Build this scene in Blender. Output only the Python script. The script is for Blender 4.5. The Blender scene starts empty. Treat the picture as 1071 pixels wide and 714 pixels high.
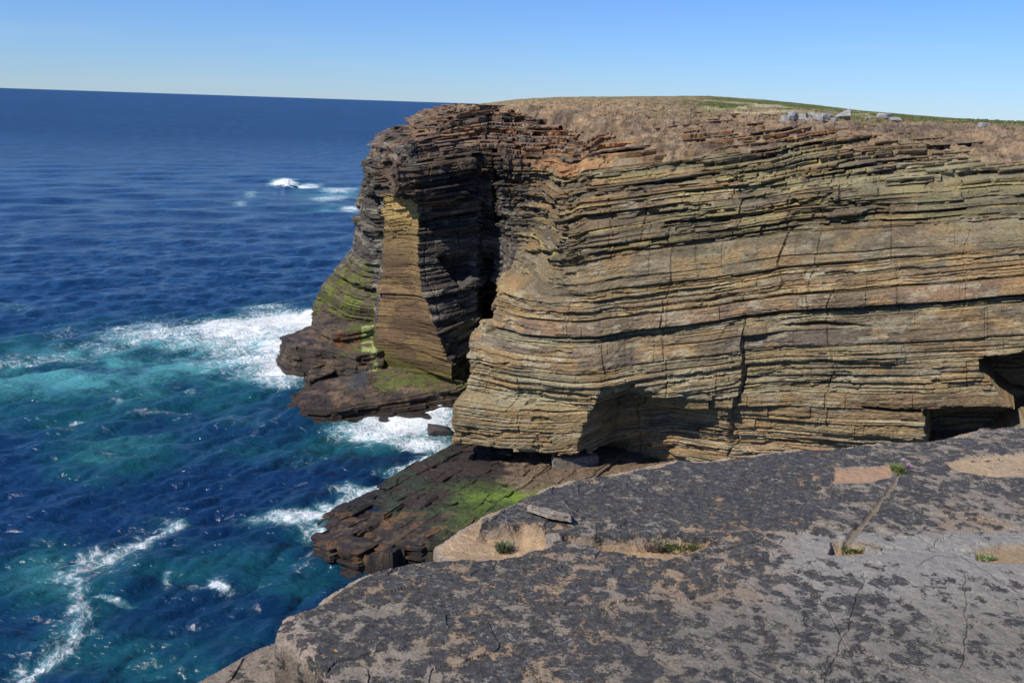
import bpy, math, random
import numpy as np
from mathutils import Matrix, Vector

# ------------------------------------------------------------------ camera / world / sun / exposure
S = bpy.context.scene
F, PITCH, ROLL, CZ = 1000.0, math.radians(13.9), math.radians(1.9), 20.0     # focal length in photo pixels (1071 wide)
cam = bpy.data.cameras.new('camera'); camo = bpy.data.objects.new('camera', cam)
S.collection.objects.link(camo); S.camera = camo
cam.sensor_width = 36.0; cam.lens = 36.0 * F / 1071.0; cam.clip_start = 0.1; cam.clip_end = 80000
RM = Matrix.Rotation(math.radians(90) - PITCH, 3, 'X') @ Matrix.Rotation(ROLL, 3, 'Z')
camo.rotation_euler = RM.to_euler(); camo.location = (0, 0, CZ)
R = np.array(RM)

SUN_EL, SUN_VEC = math.radians(47), (-0.80, -0.60)      # horizontal direction TOWARDS the sun: left and behind
w = bpy.data.worlds.new('World'); S.world = w; w.use_nodes = True
nt = w.node_tree; bg = nt.nodes['Background']
sky = nt.nodes.new('ShaderNodeTexSky'); sky.sky_type = 'NISHITA'; sky.sun_disc = False
sky.sun_elevation = SUN_EL; sky.sun_rotation = math.atan2(SUN_VEC[0], SUN_VEC[1])
sky.altitude = 0; sky.air_density = 1.0; sky.dust_density = 0.0; sky.ozone_density = 5.0
# faint high cirrus, laid out by sky direction
tc = nt.nodes.new('ShaderNodeTexCoord'); mp = nt.nodes.new('ShaderNodeMapping'); mp.inputs['Scale'].default_value = (1.2, 1.2, 22)
nz = nt.nodes.new('ShaderNodeTexNoise'); nz.inputs['Scale'].default_value = 2.2; nz.inputs['Detail'].default_value = 6
cr = nt.nodes.new('ShaderNodeMapRange'); cr.inputs[1].default_value = .52; cr.inputs[2].default_value = .8; cr.inputs[4].default_value = .10
mx = nt.nodes.new('ShaderNodeMix'); mx.data_type = 'RGBA'; mx.inputs[7].default_value = (7.5, 8.2, 9.0, 1)
nt.links.new(tc.outputs['Generated'], mp.inputs[0]); nt.links.new(mp.outputs[0], nz.inputs['Vector'])
nt.links.new(nz.outputs[0], cr.inputs[0]); nt.links.new(cr.outputs[0], mx.inputs[0])
tn = nt.nodes.new('ShaderNodeMix'); tn.data_type = 'RGBA'; tn.blend_type = 'MULTIPLY'; tn.inputs[0].default_value = 1; tn.inputs[7].default_value = (.64, .90, 1.42, 1)
nt.links.new(sky.outputs[0], tn.inputs[6]); nt.links.new(tn.outputs[2], mx.inputs[6]); nt.links.new(mx.outputs[2], bg.inputs[0])
bg.inputs[1].default_value = 0.075
sl = bpy.data.lights.new('sun', 'SUN'); sl.energy = 4.6; sl.angle = math.radians(0.53); sl.color = (1, 0.95, 0.87)
so = bpy.data.objects.new('sun', sl); S.collection.objects.link(so)
sv = Vector((SUN_VEC[0]*math.cos(SUN_EL), SUN_VEC[1]*math.cos(SUN_EL), math.sin(SUN_EL)))
so.rotation_euler = sv.to_track_quat('Z', 'Y').to_euler(); so.location = (-30, -20, 60)
S.view_settings.view_transform = 'Standard'; S.view_settings.look = 'None'
S.view_settings.exposure = 0.32; S.view_settings.gamma = 1.0

# ------------------------------------------------------------------ geometry helpers
def proj(x, y, z):
    d = np.stack([x, y, z - CZ], -1) @ R
    return 535.5 + F * d[..., 0] / -d[..., 2], 357.0 - F * d[..., 1] / -d[..., 2]
def on_plane(u, v, z):
    """world point on the level z seen at photo pixel (u, v)"""
    d = R @ np.array([(u - 535.5) / F, -(v - 357.0) / F, -1.0])
    k = (z - CZ) / d[2]
    return d[0] * k, d[1] * k
def x_of(px, Y, z):
    k = (px - 535.5) / F
    a, b, c = (R[i, 0] + k * R[i, 2] for i in range(3))
    return -(b * Y + c * (z - CZ)) / a
def z_of(v, u, Y):
    """height of the point at distance Y seen at pixel (u, v)"""
    d = R @ np.array([(u - 535.5) / F, -(v - 357.0) / F, -1.0])
    return CZ + d[2] / d[1] * Y
def hsh(i, j, seed):
    n = (i.astype(np.int64) * 374761393 + j.astype(np.int64) * 668265263 + seed * 1442695041) & 0xffffffff
    n = ((n ^ (n >> 13)) * 1274126177) & 0xffffffff
    n = ((n ^ (n >> 16)) * 2246822519) & 0xffffffff
    return ((n ^ (n >> 15)) & 0xffffff) / float(0xffffff)
def vn(x, y, seed=0):
    xi = np.floor(x); yi = np.floor(y); fx = x - xi; fy = y - yi
    fx = fx * fx * (3 - 2 * fx); fy = fy * fy * (3 - 2 * fy)
    a = hsh(xi, yi, seed); b = hsh(xi + 1, yi, seed); c = hsh(xi, yi + 1, seed); d = hsh(xi + 1, yi + 1, seed)
    return (a + (b - a) * fx) * (1 - fy) + (c + (d - c) * fx) * fy
def fbm(x, y, seed=0, o=4, g=.5):
    s = 0; a = 1; t = 0
    for k in range(o):
        s = s + a * vn(x * 2**k + 17.3 * k, y * 2**k - 9.1 * k, seed + k); t += a; a *= g
    return s / t
def sstep(a, b, x):
    t = np.clip((x - a) / (b - a), 0, 1); return t * t * (3 - 2 * t)
def sdist(x, y, poly):
    """signed distance, positive inside the polygon"""
    p = np.array(poly); q = np.roll(p, -1, 0)
    best = np.full(x.shape, 1e9); inside = np.zeros(x.shape, bool)
    for (ax, ay), (bx, by) in zip(p, q):
        dx, dy = bx - ax, by - ay; L = dx * dx + dy * dy + 1e-12
        t = np.clip(((x - ax) * dx + (y - ay) * dy) / L, 0, 1)
        best = np.minimum(best, (x - ax - t * dx)**2 + (y - ay - t * dy)**2)
        c = (ay > y) != (by > y)
        inside ^= c & (x < (bx - ax) * (y - ay) / (by - ay + 1e-12) + ax)
    return np.where(inside, 1, -1) * np.sqrt(best)
def pline(x, y, pts):
    best = np.full(x.shape, 1e9)
    for (ax, ay), (bx, by) in zip(pts[:-1], pts[1:]):
        dx, dy = bx - ax, by - ay
        t = np.clip(((x - ax) * dx + (y - ay) * dy) / (dx * dx + dy * dy + 1e-12), 0, 1)
        best = np.minimum(best, (x - ax - t * dx)**2 + (y - ay - t * dy)**2)
    return np.sqrt(best)
def grid_mesh(name, P, attrs, mat, keep=None, smooth=False):
    """P: (rows, cols, 3) array -> one mesh object"""
    nr, nc = P.shape[:2]
    idx = np.arange(nr * nc).reshape(nr, nc)
    f = np.stack([idx[:-1, :-1], idx[:-1, 1:], idx[1:, 1:], idx[1:, :-1]], -1).reshape(-1, 4)
    if keep is not None: f = f[keep[:-1, :-1].ravel()]
    me = bpy.data.meshes.new(name)
    me.vertices.add(nr * nc); me.vertices.foreach_set('co', P.reshape(-1).astype(np.float32))
    me.loops.add(f.size); me.loops.foreach_set('vertex_index', f.reshape(-1).astype(np.int32))
    me.polygons.add(len(f)); me.polygons.foreach_set('loop_start', (np.arange(len(f)) * 4).astype(np.int32))
    me.polygons.foreach_set('use_smooth', np.full(len(f), smooth))
    me.update(calc_edges=True)
    for an, arr in attrs.items():
        if arr.ndim == 3:
            a = me.attributes.new(an, 'FLOAT_COLOR', 'POINT')
            c = np.ones((nr * nc, 4), np.float32); c[:, :3] = arr.reshape(-1, 3); a.data.foreach_set('color', c.reshape(-1))
        else:
            a = me.attributes.new(an, 'FLOAT', 'POINT'); a.data.foreach_set('value', arr.reshape(-1).astype(np.float32))
    me.materials.append(mat)
    o = bpy.data.objects.new(name, me); S.collection.objects.link(o)
    return o
def raw_mesh(name, vs, fs, mat, parent=None, smooth=False):
    me = bpy.data.meshes.new(name); me.from_pydata([tuple(v) for v in vs], [], [tuple(f) for f in fs]); me.update()
    if smooth: me.polygons.foreach_set('use_smooth', [True] * len(me.polygons))
    me.materials.append(mat)
    o = bpy.data.objects.new(name, me); S.collection.objects.link(o)
    if parent: o.parent = parent
    return o
def tag(o, label, cat, group=None):
    o['label'] = label; o['category'] = cat
    if group: o['group'] = group
    return o
def lin(r, g, b):
    return np.array([((c / 255 + .055) / 1.055)**2.4 if c > 10 else c / 255 / 12.92 for c in (r, g, b)])

# ------------------------------------------------------------------ material helpers
class NT:
    def __init__(s, name):
        s.m = bpy.data.materials.new(name); s.m.use_nodes = True; s.t = s.m.node_tree; s.b = s.t.nodes['Principled BSDF']
    def n(s, typ, **kw):
        nd = s.t.nodes.new(typ)
        for k, v in kw.items():
            if k.startswith('i_'): 
                key = k[2:]; nd.inputs[int(key) if key.isdigit() else key.replace('_', ' ')].default_value = v
            else: setattr(nd, k, v)
        return nd
    def l(s, a, b): s.t.links.new(a, b)
    def attr(s, nm): return s.n('ShaderNodeAttribute', attribute_name=nm)
    def coord(s, scale=(1, 1, 1), warp=None):
        c = s.n('ShaderNodeNewGeometry').outputs['Position']
        m = s.n('ShaderNodeMapping'); m.inputs['Scale'].default_value = scale; s.l(c, m.inputs[0]); return m.outputs[0]
    def noise(s, co, scale, detail=4, rough=.55, dist=0):
        a = s.n('ShaderNodeTexNoise', i_Scale=scale, i_Detail=detail, i_Roughness=rough, i_Distortion=dist); s.l(co, a.inputs['Vector']); return a.outputs[0]
    def rng(s, x, a, b, c=0., d=1., interp='SMOOTHSTEP'):
        m = s.n('ShaderNodeMapRange', interpolation_type=interp)
        for i, q in ((0, x), (1, a), (2, b), (3, c), (4, d)):
            if hasattr(q, 'links') or hasattr(q, 'is_output'): s.l(q, m.inputs[i])
            else: m.inputs[i].default_value = q
        return m.outputs[0]
    def math(s, op, a, b=0.):
        m = s.n('ShaderNodeMath', operation=op)
        for i, q in ((0, a), (1, b)):
            if hasattr(q, 'is_output'): s.l(q, m.inputs[i])
            else: m.inputs[i].default_value = q
        return m.outputs[0]
    def mix(s, f, a, b, mode='MIX'):
        m = s.n('ShaderNodeMix', data_type='RGBA', blend_type=mode)
        for i, q in ((0, f), (6, a), (7, b)):
            if hasattr(q, 'is_output'): s.l(q, m.inputs[i])
            elif i == 0: m.inputs[0].default_value = q
            else: m.inputs[i].default_value = tuple(q)[:3] + (1,)
        return m.outputs[2]
    def bump(s, h, dist, strength=1., prev=None):
        b = s.n('ShaderNodeBump', i_Distance=dist, i_Strength=strength); s.l(h, b.inputs['Height'])
        if prev is not None: s.l(prev, b.inputs['Normal'])
        return b.outputs[0]
    def grey(s, f):
        c = s.n('ShaderNodeCombineColor'); [s.l(f, c.inputs[i]) for i in range(3)]; return c.outputs[0]

# rock of the far cliff: bed colours come with the mesh, grain and laminae here
def rock_material(name, lam=True, grain=6.0, spec=.25):
    m = NT(name); col = m.attr('col').outputs['Color']
    fine = m.noise(m.coord((1, 1, 5)), grain, 6, .65)
    f2 = m.noise(m.coord((1, 1, 1)), grain * 5, 4, .6)
    v = m.math('ADD', m.rng(fine, .3, .7, .5, 1.5, 'LINEAR'), m.rng(f2, .3, .7, -.3, .3, 'LINEAR'))
    c = m.mix(1, col, m.grey(v), 'MULTIPLY')
    # black and orange crusts with a shape of their own
    st = m.rng(m.noise(m.coord((1, 1, .7)), 2.3, 8, .72), .56, .63)
    st = m.math('MULTIPLY', st, m.rng(m.noise(m.coord(), 12, 5, .7), .42, .55))
    c = m.mix(m.math('MULTIPLY', st, .55), c, (.035, .033, .032))
    m.l(c, m.b.inputs['Base Color']); m.b.inputs['Roughness'].default_value = .9; m.b.inputs['Specular IOR Level'].default_value = spec
    n = m.bump(m.noise(m.coord((1, 1, 9)), 5, 6, .7), .10)
    n = m.bump(m.noise(m.coord(), 14, 6, .7), .05, 1, n)
    m.l(n, m.b.inputs['Normal']); return m.m
M_cliff = rock_material('cliff_rock')

# ------------------------------------------------------------------ THE FAR CLIFF: a loft of plan outlines, broken into beds and joints
# levels (height above the sea) x control points (photo column, distance)
CT = {
 #        back       behind     sea side   buttress   crack      buff left  buff edge  block      slot       slot       after slot  mid        nose left  nose       corner     m          n          o          p          q          r           s
 -1.50: [(470,150), (398,110), (322,80), (345,73), (386,70), (388,68), (488,61), (498,68), (506,72), (512,73), (515,68), (515,60), (512,56), (614,52.5), (648,51.6), (703,49.6), (770,46), (900,42.5), (965,41), (1071,39.5), (1300,36), (1800,30)],
  1.30: [(470,150), (398,110), (326,80), (350,73), (386,70), (388,68), (485,62), (498,68), (506,72), (512,73), (512,66), (515,60), (512,56), (614,52.5), (648,51.6), (703,49.6), (770,46), (900,42.5), (965,41), (1071,39.5), (1300,36), (1800,30)],
  1.70: [(470,150), (398,110), (326,80), (350,73), (387,70), (389,68), (483,62), (498,68), (506,72), (512,73), (512,66), (500,56), (475,49.5), (614,52.5), (648,51.6), (703,49.6), (770,46), (900,42.5), (965,41), (1071,39.5), (1300,36), (1800,30)],
  1.86: [(470,150), (398,110), (328,80), (355,74), (389,71), (391,68.5), (472,62), (499,67), (507,72), (512,73), (513,66), (502,57), (475,49.5), (614,52.5), (648,51.6), (703,49.6), (770,46), (900,42.5), (965,41), (1071,39.5), (1300,36), (1800,30)],
  1.98: [(470,150), (398,110), (328,80), (355,74), (389,71), (391,68.5), (472,62), (499,67), (507,72), (512,73), (513,66), (502,57), (475,49.5), (603,47.8), (646,50.2), (705,48.8), (770,46), (900,42.5), (965,41), (1071,39.5), (1300,36), (1800,30)],
  3.00: [(470,150), (398,110), (328,80), (355,74), (389,71), (391,68.5), (472,62), (499,67), (507,72), (512,73), (513,66), (502,57), (475,49.5), (603,47.8), (646,50.2), (705,48.8), (770,46), (900,42.5), (965,41), (1071,39.5), (1300,36), (1800,30)],
  3.20: [(470,150), (398,110), (329,80), (355,74), (389,71), (391,68.5), (468,62), (497,65), (507,72), (512,73), (514,66), (503,57), (475,49.5), (606,47.8), (646,50.2), (705,48.8), (770,46), (900,42.5), (965,41), (1071,39.5), (1300,36), (1800,30)],
  4.10: [(470,150), (398,110), (335,80), (358,74), (391,71), (393,69), (463,62), (497,65), (507,72), (513,73), (516,66), (505,57), (477,49.5), (611,47.8), (646,50.2), (705,48.8), (770,46), (900,42.5), (965,41), (1071,39.5), (1300,36), (1800,30)],
  4.60: [(470,150), (398,110), (338,80), (360,74), (392,71), (394,69), (460,62), (497,65), (507,72), (514,73), (519,66), (514,57), (491,51), (620,47.7), (646,50.2), (705,48.8), (770,46), (900,42.5), (965,41), (1071,39.5), (1300,36), (1800,30)],
  5.60: [(470,150), (398,110), (348,80), (366,75), (395,71), (396,69), (454,62.3), (500,64.5), (508,69), (518,69), (525,63.8), (515,57), (491,51), (625,47), (660,48.8), (720,46.8), (770,45.8), (900,42.3), (965,40.8), (1071,39.3), (1300,36), (1800,30)],
  6.20: [(470,150), (398,110), (356,80), (368,75), (396,71), (397,69), (451,62.5), (500,64.5), (508,69), (518,69), (525,63.8), (515,57), (488,51), (630,47), (663,47), (740,45.8), (775,45.2), (900,42.2), (965,40.8), (1071,39.3), (1300,36), (1800,30)],
  7.60: [(470,150), (398,110), (369,80), (375,76), (397,72), (398,69.5), (444,62.7), (500,64.5), (508,69), (518,69), (525,63.8), (520,58), (495,52), (625,47.5), (663,47.5), (740,46), (780,45.2), (900,42.2), (965,40.8), (1071,39.3), (1300,36), (1800,30)],
  8.20: [(470,150), (398,110), (370,80), (376,76), (397,72), (398,69.5), (441,63), (500,64.5), (507,65.5), (517,65.5), (525,63.8), (524,58), (508,53), (625,48), (663,48), (740,46), (780,45.2), (900,42.2), (965,40.8), (1071,39.3), (1300,36), (1800,30)],
  9.60: [(470,150), (398,110), (373,81), (379,77), (397,72), (399,70), (437,63), (500,64.5), (507,65.5), (517,65.5), (525,63.8), (526,59), (513,54), (620,48.8), (663,48.2), (740,46.3), (780,45.4), (900,42.3), (965,41), (1071,39.5), (1300,36), (1800,30)],
 10.10: [(470,150), (398,110), (374,81), (380,77), (397,72), (399,70), (437,63), (500,64.5), (507,65.5), (517,65.5), (525,63.8), (532,61), (544,57), (618,49), (663,48.5), (740,46.6), (780,45.7), (900,42.6), (965,41.3), (1071,39.8), (1300,36), (1800,30)],
 12.00: [(470,150), (398,110), (379,82), (385,78), (398,72), (400,70), (437,63), (500,64.5), (507,65), (517,65), (525,63.8), (537,62), (557,59), (613,50), (664,49), (740,47.2), (780,46.2), (900,43.2), (965,42), (1071,40.6), (1300,37), (1800,31)],
 13.40: [(470,150), (398,110), (382,82), (388,78), (399,73), (401,70), (437,63), (500,64.2), (507,64.7), (517,64.7), (525,63.8), (540,63), (565,60), (612,51), (665,50), (740,48.2), (780,47.2), (900,44.3), (965,43.2), (1071,41.9), (1300,38), (1800,32)],
 13.80: [(470,150), (398,110), (383,82), (389,78), (404,74), (412,65), (434,61), (500,64.2), (507,64.7), (517,64.7), (525,63.8), (540,63), (566,60), (612,52), (665,50.5), (740,48.6), (780,47.6), (900,44.7), (965,43.6), (1071,42.4), (1300,38.5), (1800,32)],
 15.20: [(470,150), (398,110), (386,82), (392,79), (408,75), (414,65), (434,61), (500,64.2), (507,64.7), (517,64.7), (525,63.8), (545,63.2), (565,61), (612,54), (668,52), (745,49.6), (790,48.5), (900,46), (965,45.2), (1071,44.5), (1300,41), (1800,33)],
 16.60: [(470,150), (398,110), (392,84), (398,81), (412,76), (416,66), (427,62), (500,64.2), (507,64.7), (517,64.7), (525,63.8), (550,63.4), (580,61), (616,56.5), (670,54), (750,51), (800,49.8), (900,48), (965,47.8), (1071,48), (1300,45), (1800,36)],
 17.35: [(420,150), (432,118), (428,88), (430,84), (432,77), (433,68), (434,62.4), (500,65), (504,65.5), (516,65.8), (527,65), (552,64), (582,62.5), (622,59), (675,56), (755,53), (805,51.5), (900,51), (965,51.5), (1071,52.5), (1300,52), (1800,40)],
 17.60: [(430,150), (440,118), (436,90), (438,86), (441,80), (448,74), (455,70), (505,69), (508,69), (519,69), (531,68.5), (556,67), (586,64.5), (625,61), (678,58), (758,55), (808,54), (900,54), (965,54.5), (1071,56), (1300,57), (1800,44)],
 18.50: [(440,150), (460,120), (457,95), (459,90), (463,84), (467,78), (472,75), (510,73), (512,73), (522,73), (534,72), (560,70), (590,68), (630,65), (682,62), (762,59), (812,58.5), (902,59), (967,60), (1073,62), (1300,64), (1800,50)],
 19.20: [(455,150), (478,125), (475,102), (479,98), (482,92), (485,88), (490,84), (515,80), (517,80), (527,79), (539,78), (564,76), (595,74), (635,71), (686,68), (766,65), (816,65), (905,67), (970,69), (1075,72), (1300,74), (1800,60)],
 19.90: [(480,150), (488,130), (487,112), (492,108), (498,102), (504,97), (511,93), (525,90), (530,90), (540,89), (552,88), (575,86), (604,84), (644,82), (696,80), (776,77), (826,78), (915,82), (980,85), (1085,88), (1320,90), (1800,75)],
}
def build_cliff():
    rng = np.random.default_rng(11)
    zl = np.array(sorted(CT)); px = np.array([[p[0] for p in CT[z]] for z in zl], float); Yc = np.array([[p[1] for p in CT[z]] for z in zl], float)
    Xc = np.array([[x_of(px[i, j], Yc[i, j], zl[i]) for j in range(px.shape[1])] for i in range(len(zl))])
    L = np.hypot(np.diff(Xc, axis=1), np.diff(Yc, axis=1))[3:17]           # arc lengths on the wall levels
    Lm = L.mean(0); Lx = L.max(0); sc = np.concatenate([[0], np.cumsum(Lm)])
    spac = [.8, .2, .05, .045, .04, .04, .035, .05, .05, .04, .05, .05, .035, .032, .032, .032, .032, .032, .032, .07, .5]
    sg = [np.linspace(sc[k], sc[k+1], max(2, int(Lx[k] / spac[k])), endpoint=False) for k in range(len(Lm))]
    s = np.concatenate(sg + [[sc[-1]]])
    pxs = np.interp(s, sc, px[8:14].mean(0))
    # stratigraphy -----------------------------------------------------------------
    packs = [(-7, 3, .18, .55), (3, 5, .45, .9), (5, 7.3, .16, .42), (7.3, 8.45, .5, .7), (8.45, 8.95, .08, .16), (8.95, 9.6, .6, .66),
             (9.6, 11.05, .1, .42), (11.05, 12.8, .8, .95), (12.8, 14.2, .06, .2), (14.2, 14.8, .3, .35), (14.8, 17.0, .06, .22), (17.0, 17.7, .3, .4), (17.7, 23.5, .1, .4)]
    beds = []
    for a, b, lo, hi in packs:
        t = a
        while t < b - 1e-6:
            h = min(rng.uniform(lo, hi) * (1 if rng.random() > .25 else .6), b - t)
            if b - t - h < lo * .5: h = b - t
            beds.append((t, t + h, lo)); t += h
    tr = []; bi = []; fr = []
    for k, (a, b, lo) in enumerate(beds):
        h = b - a; n = max(3, int(h / .036)); e = min(.012, h * .12)
        f = np.concatenate([[0.0], np.linspace(e, h - e, n), [h - .0015]]) / h
        tr.append(a + f * h); bi.append(np.full(len(f), k)); fr.append(f)
    tr = np.concatenate(tr); bi = np.concatenate(bi); fr = np.concatenate(fr)
    nb = len(beds); th = np.array([b[1] - b[0] for b in beds]); tm = np.array([(b[1] + b[0]) / 2 for b in beds])
    D = np.interp(pxs, [380, 437, 500, 545, 600, 663, 701, 790, 820, 940, 1071, 1300], [-3.1, -1.75, -1.0, -1.0, -.7, 0, .5, 1.6, 1.95, 2.9, 3.75, 4.6])
    D = D + .25 * (fbm(s / 9, s * 0, 5, 2) - .5)
    SS, T = np.meshgrid(s, tr); PX = np.broadcast_to(pxs, SS.shape)
    Dr = np.interp(pxs, [663, 800, 1071, 1300], [0, -.4, -1.0, -1.3])[None, :] * sstep(10, 12.6, T)
    Dx = np.interp(pxs, [437, 505, 530, 550, 575, 613, 660], [0, -.1, -.5, -.85, -.75, -.35, 0])
    Z = T + Dr + D[None, :] + Dx[None, :] * sstep(9.8, 13.2, T) * np.clip((19.5 - T) / 7.5, 0, 1)
    # the bed surfaces are gently wavy too
    Z = Z + .05 * (vn(SS / 1.7, T * .6, 3) - .5) + .07 * (fbm(SS / 6, T * .5, 4, 2) - .5)
    rawZ = Z
    Z = np.clip(Z, -1.5, 19.9)
    # loft
    zi = np.clip(np.searchsorted(zl, Z, side='right') - 1, 0, len(zl) - 2); zf = (Z - zl[zi]) / (zl[zi + 1] - zl[zi])
    Xl = np.stack([np.interp(s, sc, Xc[i]) for i in range(len(zl))]); Yl = np.stack([np.interp(s, sc, Yc[i]) for i in range(len(zl))])
    ci = np.broadcast_to(np.arange(len(s)), SS.shape)
    # top beds step back bed by bed: quantise the loft height of each bed
    zb = (tm[bi])[:, None] + D[None, :] + Dr
    jn = hsh(np.floor(SS / 2.3 + hsh(bi[:, None] + 0 * ci, 0 * ci, 91)), bi[:, None] + 0 * ci, 92)
    q = np.maximum(sstep(16.2, 17.2, Z), (1 - sstep(6.6, 7.4, Z)) * (PX > 560) * (Z > 0))
    ZQ = np.clip(Z * (1 - q) + (zb + (jn - .5) * .35) * q, -1.5, 19.9)
    zi = np.clip(np.searchsorted(zl, ZQ, side='right') - 1, 0, len(zl) - 2); zf = (ZQ - zl[zi]) / (zl[zi + 1] - zl[zi])
    X = Xl[zi, ci] * (1 - zf) + Xl[zi + 1, ci] * zf; Y = Yl[zi, ci] * (1 - zf) + Yl[zi + 1, ci] * zf
    # outward normals from a smoothed outline
    k = 45; ker = np.ones(k) / k
    def smo(a): return np.convolve(np.pad(a, k // 2, mode='edge'), ker, 'valid')
    tx = np.stack([smo(np.gradient(Xl[i])) for i in range(len(zl))]); ty = np.stack([smo(np.gradient(Yl[i])) for i in range(len(zl))])
    TX = tx[zi, ci]; TY = ty[zi, ci]; l = np.hypot(TX, TY) + 1e-9
    NX, NY = TY / l, -TX / l
    U, V = proj(X, Y, Z)
    # ---- relief --------------------------------------------------------------------
    B = bi[:, None] + 0 * ci
    r1 = rng.uniform(-1, 1, nb); r2 = rng.uniform(0, 1, nb); thB = th[bi][:, None]
    amp = np.where((tm > 11.05) & (tm < 12.8), .04, np.where((tm > 7.3) & (tm < 8.45), .05, np.where((tm > 3) & (tm < 5), .05, np.where(tm > 12.8, .24, .13))))
    low = fbm(SS / 4.5 + B * 7.7, B * 3.1, 21, 3) - .5
    off = amp[bi][:, None] * (r1[bi][:, None] * .9 + low * 1.2)
    off += np.where((T > 8.95) & (T < 9.6), .22, 0) - np.where((T > 8.5) & (T < 8.95), .12, 0)
    off += np.where((T > 17.0) & (T < 17.7), .25, 0)
    off += np.where((T > 12.55) & (T < 12.8), -.18, 0)
    # blocks: per bed joints
    jw = np.clip(th * 7, .7, 4.2)[bi][:, None] * (1.0)
    jj = SS / jw + r2[bi][:, None] * 13 + .6 * vn(SS / jw, B * 1.7, 33)
    blk = hsh(np.floor(jj), B, 41)
    off += (blk - .5) * np.where(tm > 12.8, .16, .035)[bi][:, None]
    off -= np.where(blk > .9, .28, 0) * np.where(tm > 12.8, 1, .35)[bi][:, None]
    jf = np.abs(jj - np.round(jj)) * jw
    off -= .05 * (1 - sstep(.01, .04, jf)) * (hsh(np.round(jj), B, 43) > .6)
    # plucked groups of beds (cells crossing several beds)
    gb = np.cumsum(rng.random(nb) < .3)[bi][:, None] + 0 * ci
    gj = SS / 3.4 + hsh(gb, gb * 0, 44) * 9 + .5 * vn(SS / 2, gb * 1.3, 45)
    gh = hsh(np.floor(gj), gb, 46)
    gamp = np.where(T > 12.8, .42, .13); gamp = np.where((T > 11) & (T < 12.8), .05, gamp)
    off += (gh - .5) * gamp
    gh2 = hsh(np.floor(gj * .37 + 3), (gb / 2.3).astype(int), 47)
    off += (gh2 - .5) * gamp * 1.3
    # dark open bedding planes and rounded bed edges
    ed = np.minimum(fr, 1 - fr)[:, None] * thB
    gape = np.clip(r2 * 1.5 - .45, .0, 1)[bi][:, None] * (.15 + 1.6 * sstep(.35, .75, vn(SS / 4.5 + B * 5, B * 2.2, 51)))
    rr = np.clip(thB * .3, .02, .09)
    off -= (1 - sstep(0, 1, ed / rr)) * (.025 + .13 * gape)
    # long persistent joints through many beds
    for jx, ja, jb, dep, wd in ((690, 250, 520, .12, .05), (771, 330, 500, .16, .07), (593, 300, 360, .14, .05), (815, 205, 300, .22, .1), (870, 300, 450, .1, .05), (935, 220, 330, .1, .06),
                            (1010, 240, 330, .08, .05), (560, 180, 300, .14, .1), (640, 170, 260, .14, .1), (720, 180, 290, .1, .07), (455, 160, 400, .12, .07), (480, 165, 400, .15, .08), (850, 200, 330, .12, .08), (665, 160, 250, .15, .07)):
        sj = np.interp(jx, pxs[300:], s[300:]) if False else s[np.argmin(np.abs(pxs - jx))]
        dd = np.abs(SS - sj - .5 * (vn(T * .8, T * 0, jx) - .5) - .12 * (hsh(B, B * 0, jx) - .5))
        off -= dep * (1 - sstep(wd * .3, wd, dd)) * (V > ja) * (V < jb)
    # steps in the wall at joints: one side stands back (gives shade edges)
    a771 = sstep(-.05, .05, SS - s[np.argmin(np.abs(pxs - 771))] - .15 * (hsh(B, B * 0, 7) - .5))
    off -= .35 * a771 * (T < 8.0) * (T > 2) * (1 - sstep(0, 4, SS - s[np.argmin(np.abs(pxs - 771))]))
    # general roughness
    off += .16 * (fbm(SS / 1.5, T / 1.1, 61, 3) - .5) + .07 * (fbm(SS * 2.2, T * 4, 62, 3) - .5) + .3 * (fbm(SS / 7, T / 9, 63, 2) - .5)
    off += .08 * (fbm(SS / 1.6 + 5, T * 8, 65, 3) - .5) + .06 * (fbm(SS * 5, T * 9, 66, 2) - .5)
    mass = np.where(((tm > 11.05) & (tm < 12.8)) | ((tm > 7.3) & (tm < 8.45)) | ((tm > 3) & (tm < 5)) | ((tm > 8.95) & (tm < 9.6)), .25, 1.)[bi][:, None]
    mass = np.where(PX < 600, 1., mass)
    # bites along the bed edges, longer than high
    bt = fbm(SS / 1.4, T * 2.6, 67, 4); off -= .30 * sstep(.60, .66, bt) * np.where(tm > 12.8, 1., .45)[bi][:, None] * mass
    off -= .10 * sstep(.57, .60, fbm(SS / 3, T * 11, 68, 3)) * mass
    # rubble-like break-up of the rusty top beds
    top = sstep(16.0, 17.6, Z)
    off += top * (.55 * (fbm(SS / .9, B * 1.9, 64, 3) - .5))
    off -= top * .25 * (1 - sstep(.03, .12, jf))
    # caves and slots cut in
    def cut(poly, depth, feather=1.5, rough=9):
        nonlocal off
        n1 = (fbm(SS / .5, T / .35, 71, 3) - .5) * rough
        sd = sdist(U + n1, V + n1 * .6, poly)
        off = off - depth * sstep(0, feather, sd)
    cut([(1022, 376), (1040, 372), (1150, 360), (1150, 452), (1066, 430), (1050, 416), (1037, 401), (1028, 392)], 4.5)
    cut([(968, 428), (1000, 425), (1046, 424), (1085, 432), (1030, 480), (968, 480)], 4.0)
    cut([(505, 270), (515, 262), (519, 300), (516, 350), (507, 350)], 1.8, 1.5, 3)
    cut([(492, 160), (503, 158), (503, 205), (494, 208)], .8, 1.5, 3)
    cut([(514, 155), (520, 155), (521, 235), (516, 240)], 1.0, 1.5, 3)
    cut([(810, 338), (850, 334), (925, 340), (890, 343), (825, 342)], .6, 5, 7)
    cut([(900, 424), (965, 428), (968, 434), (905, 429)], .9, 3, 5)
    cut([(800, 160), (838, 152), (836, 160), (802, 168)], .8, 4, 8)
    cut([(700, 186), (760, 178), (752, 190), (640, 200)], .7, 4, 8)
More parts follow.
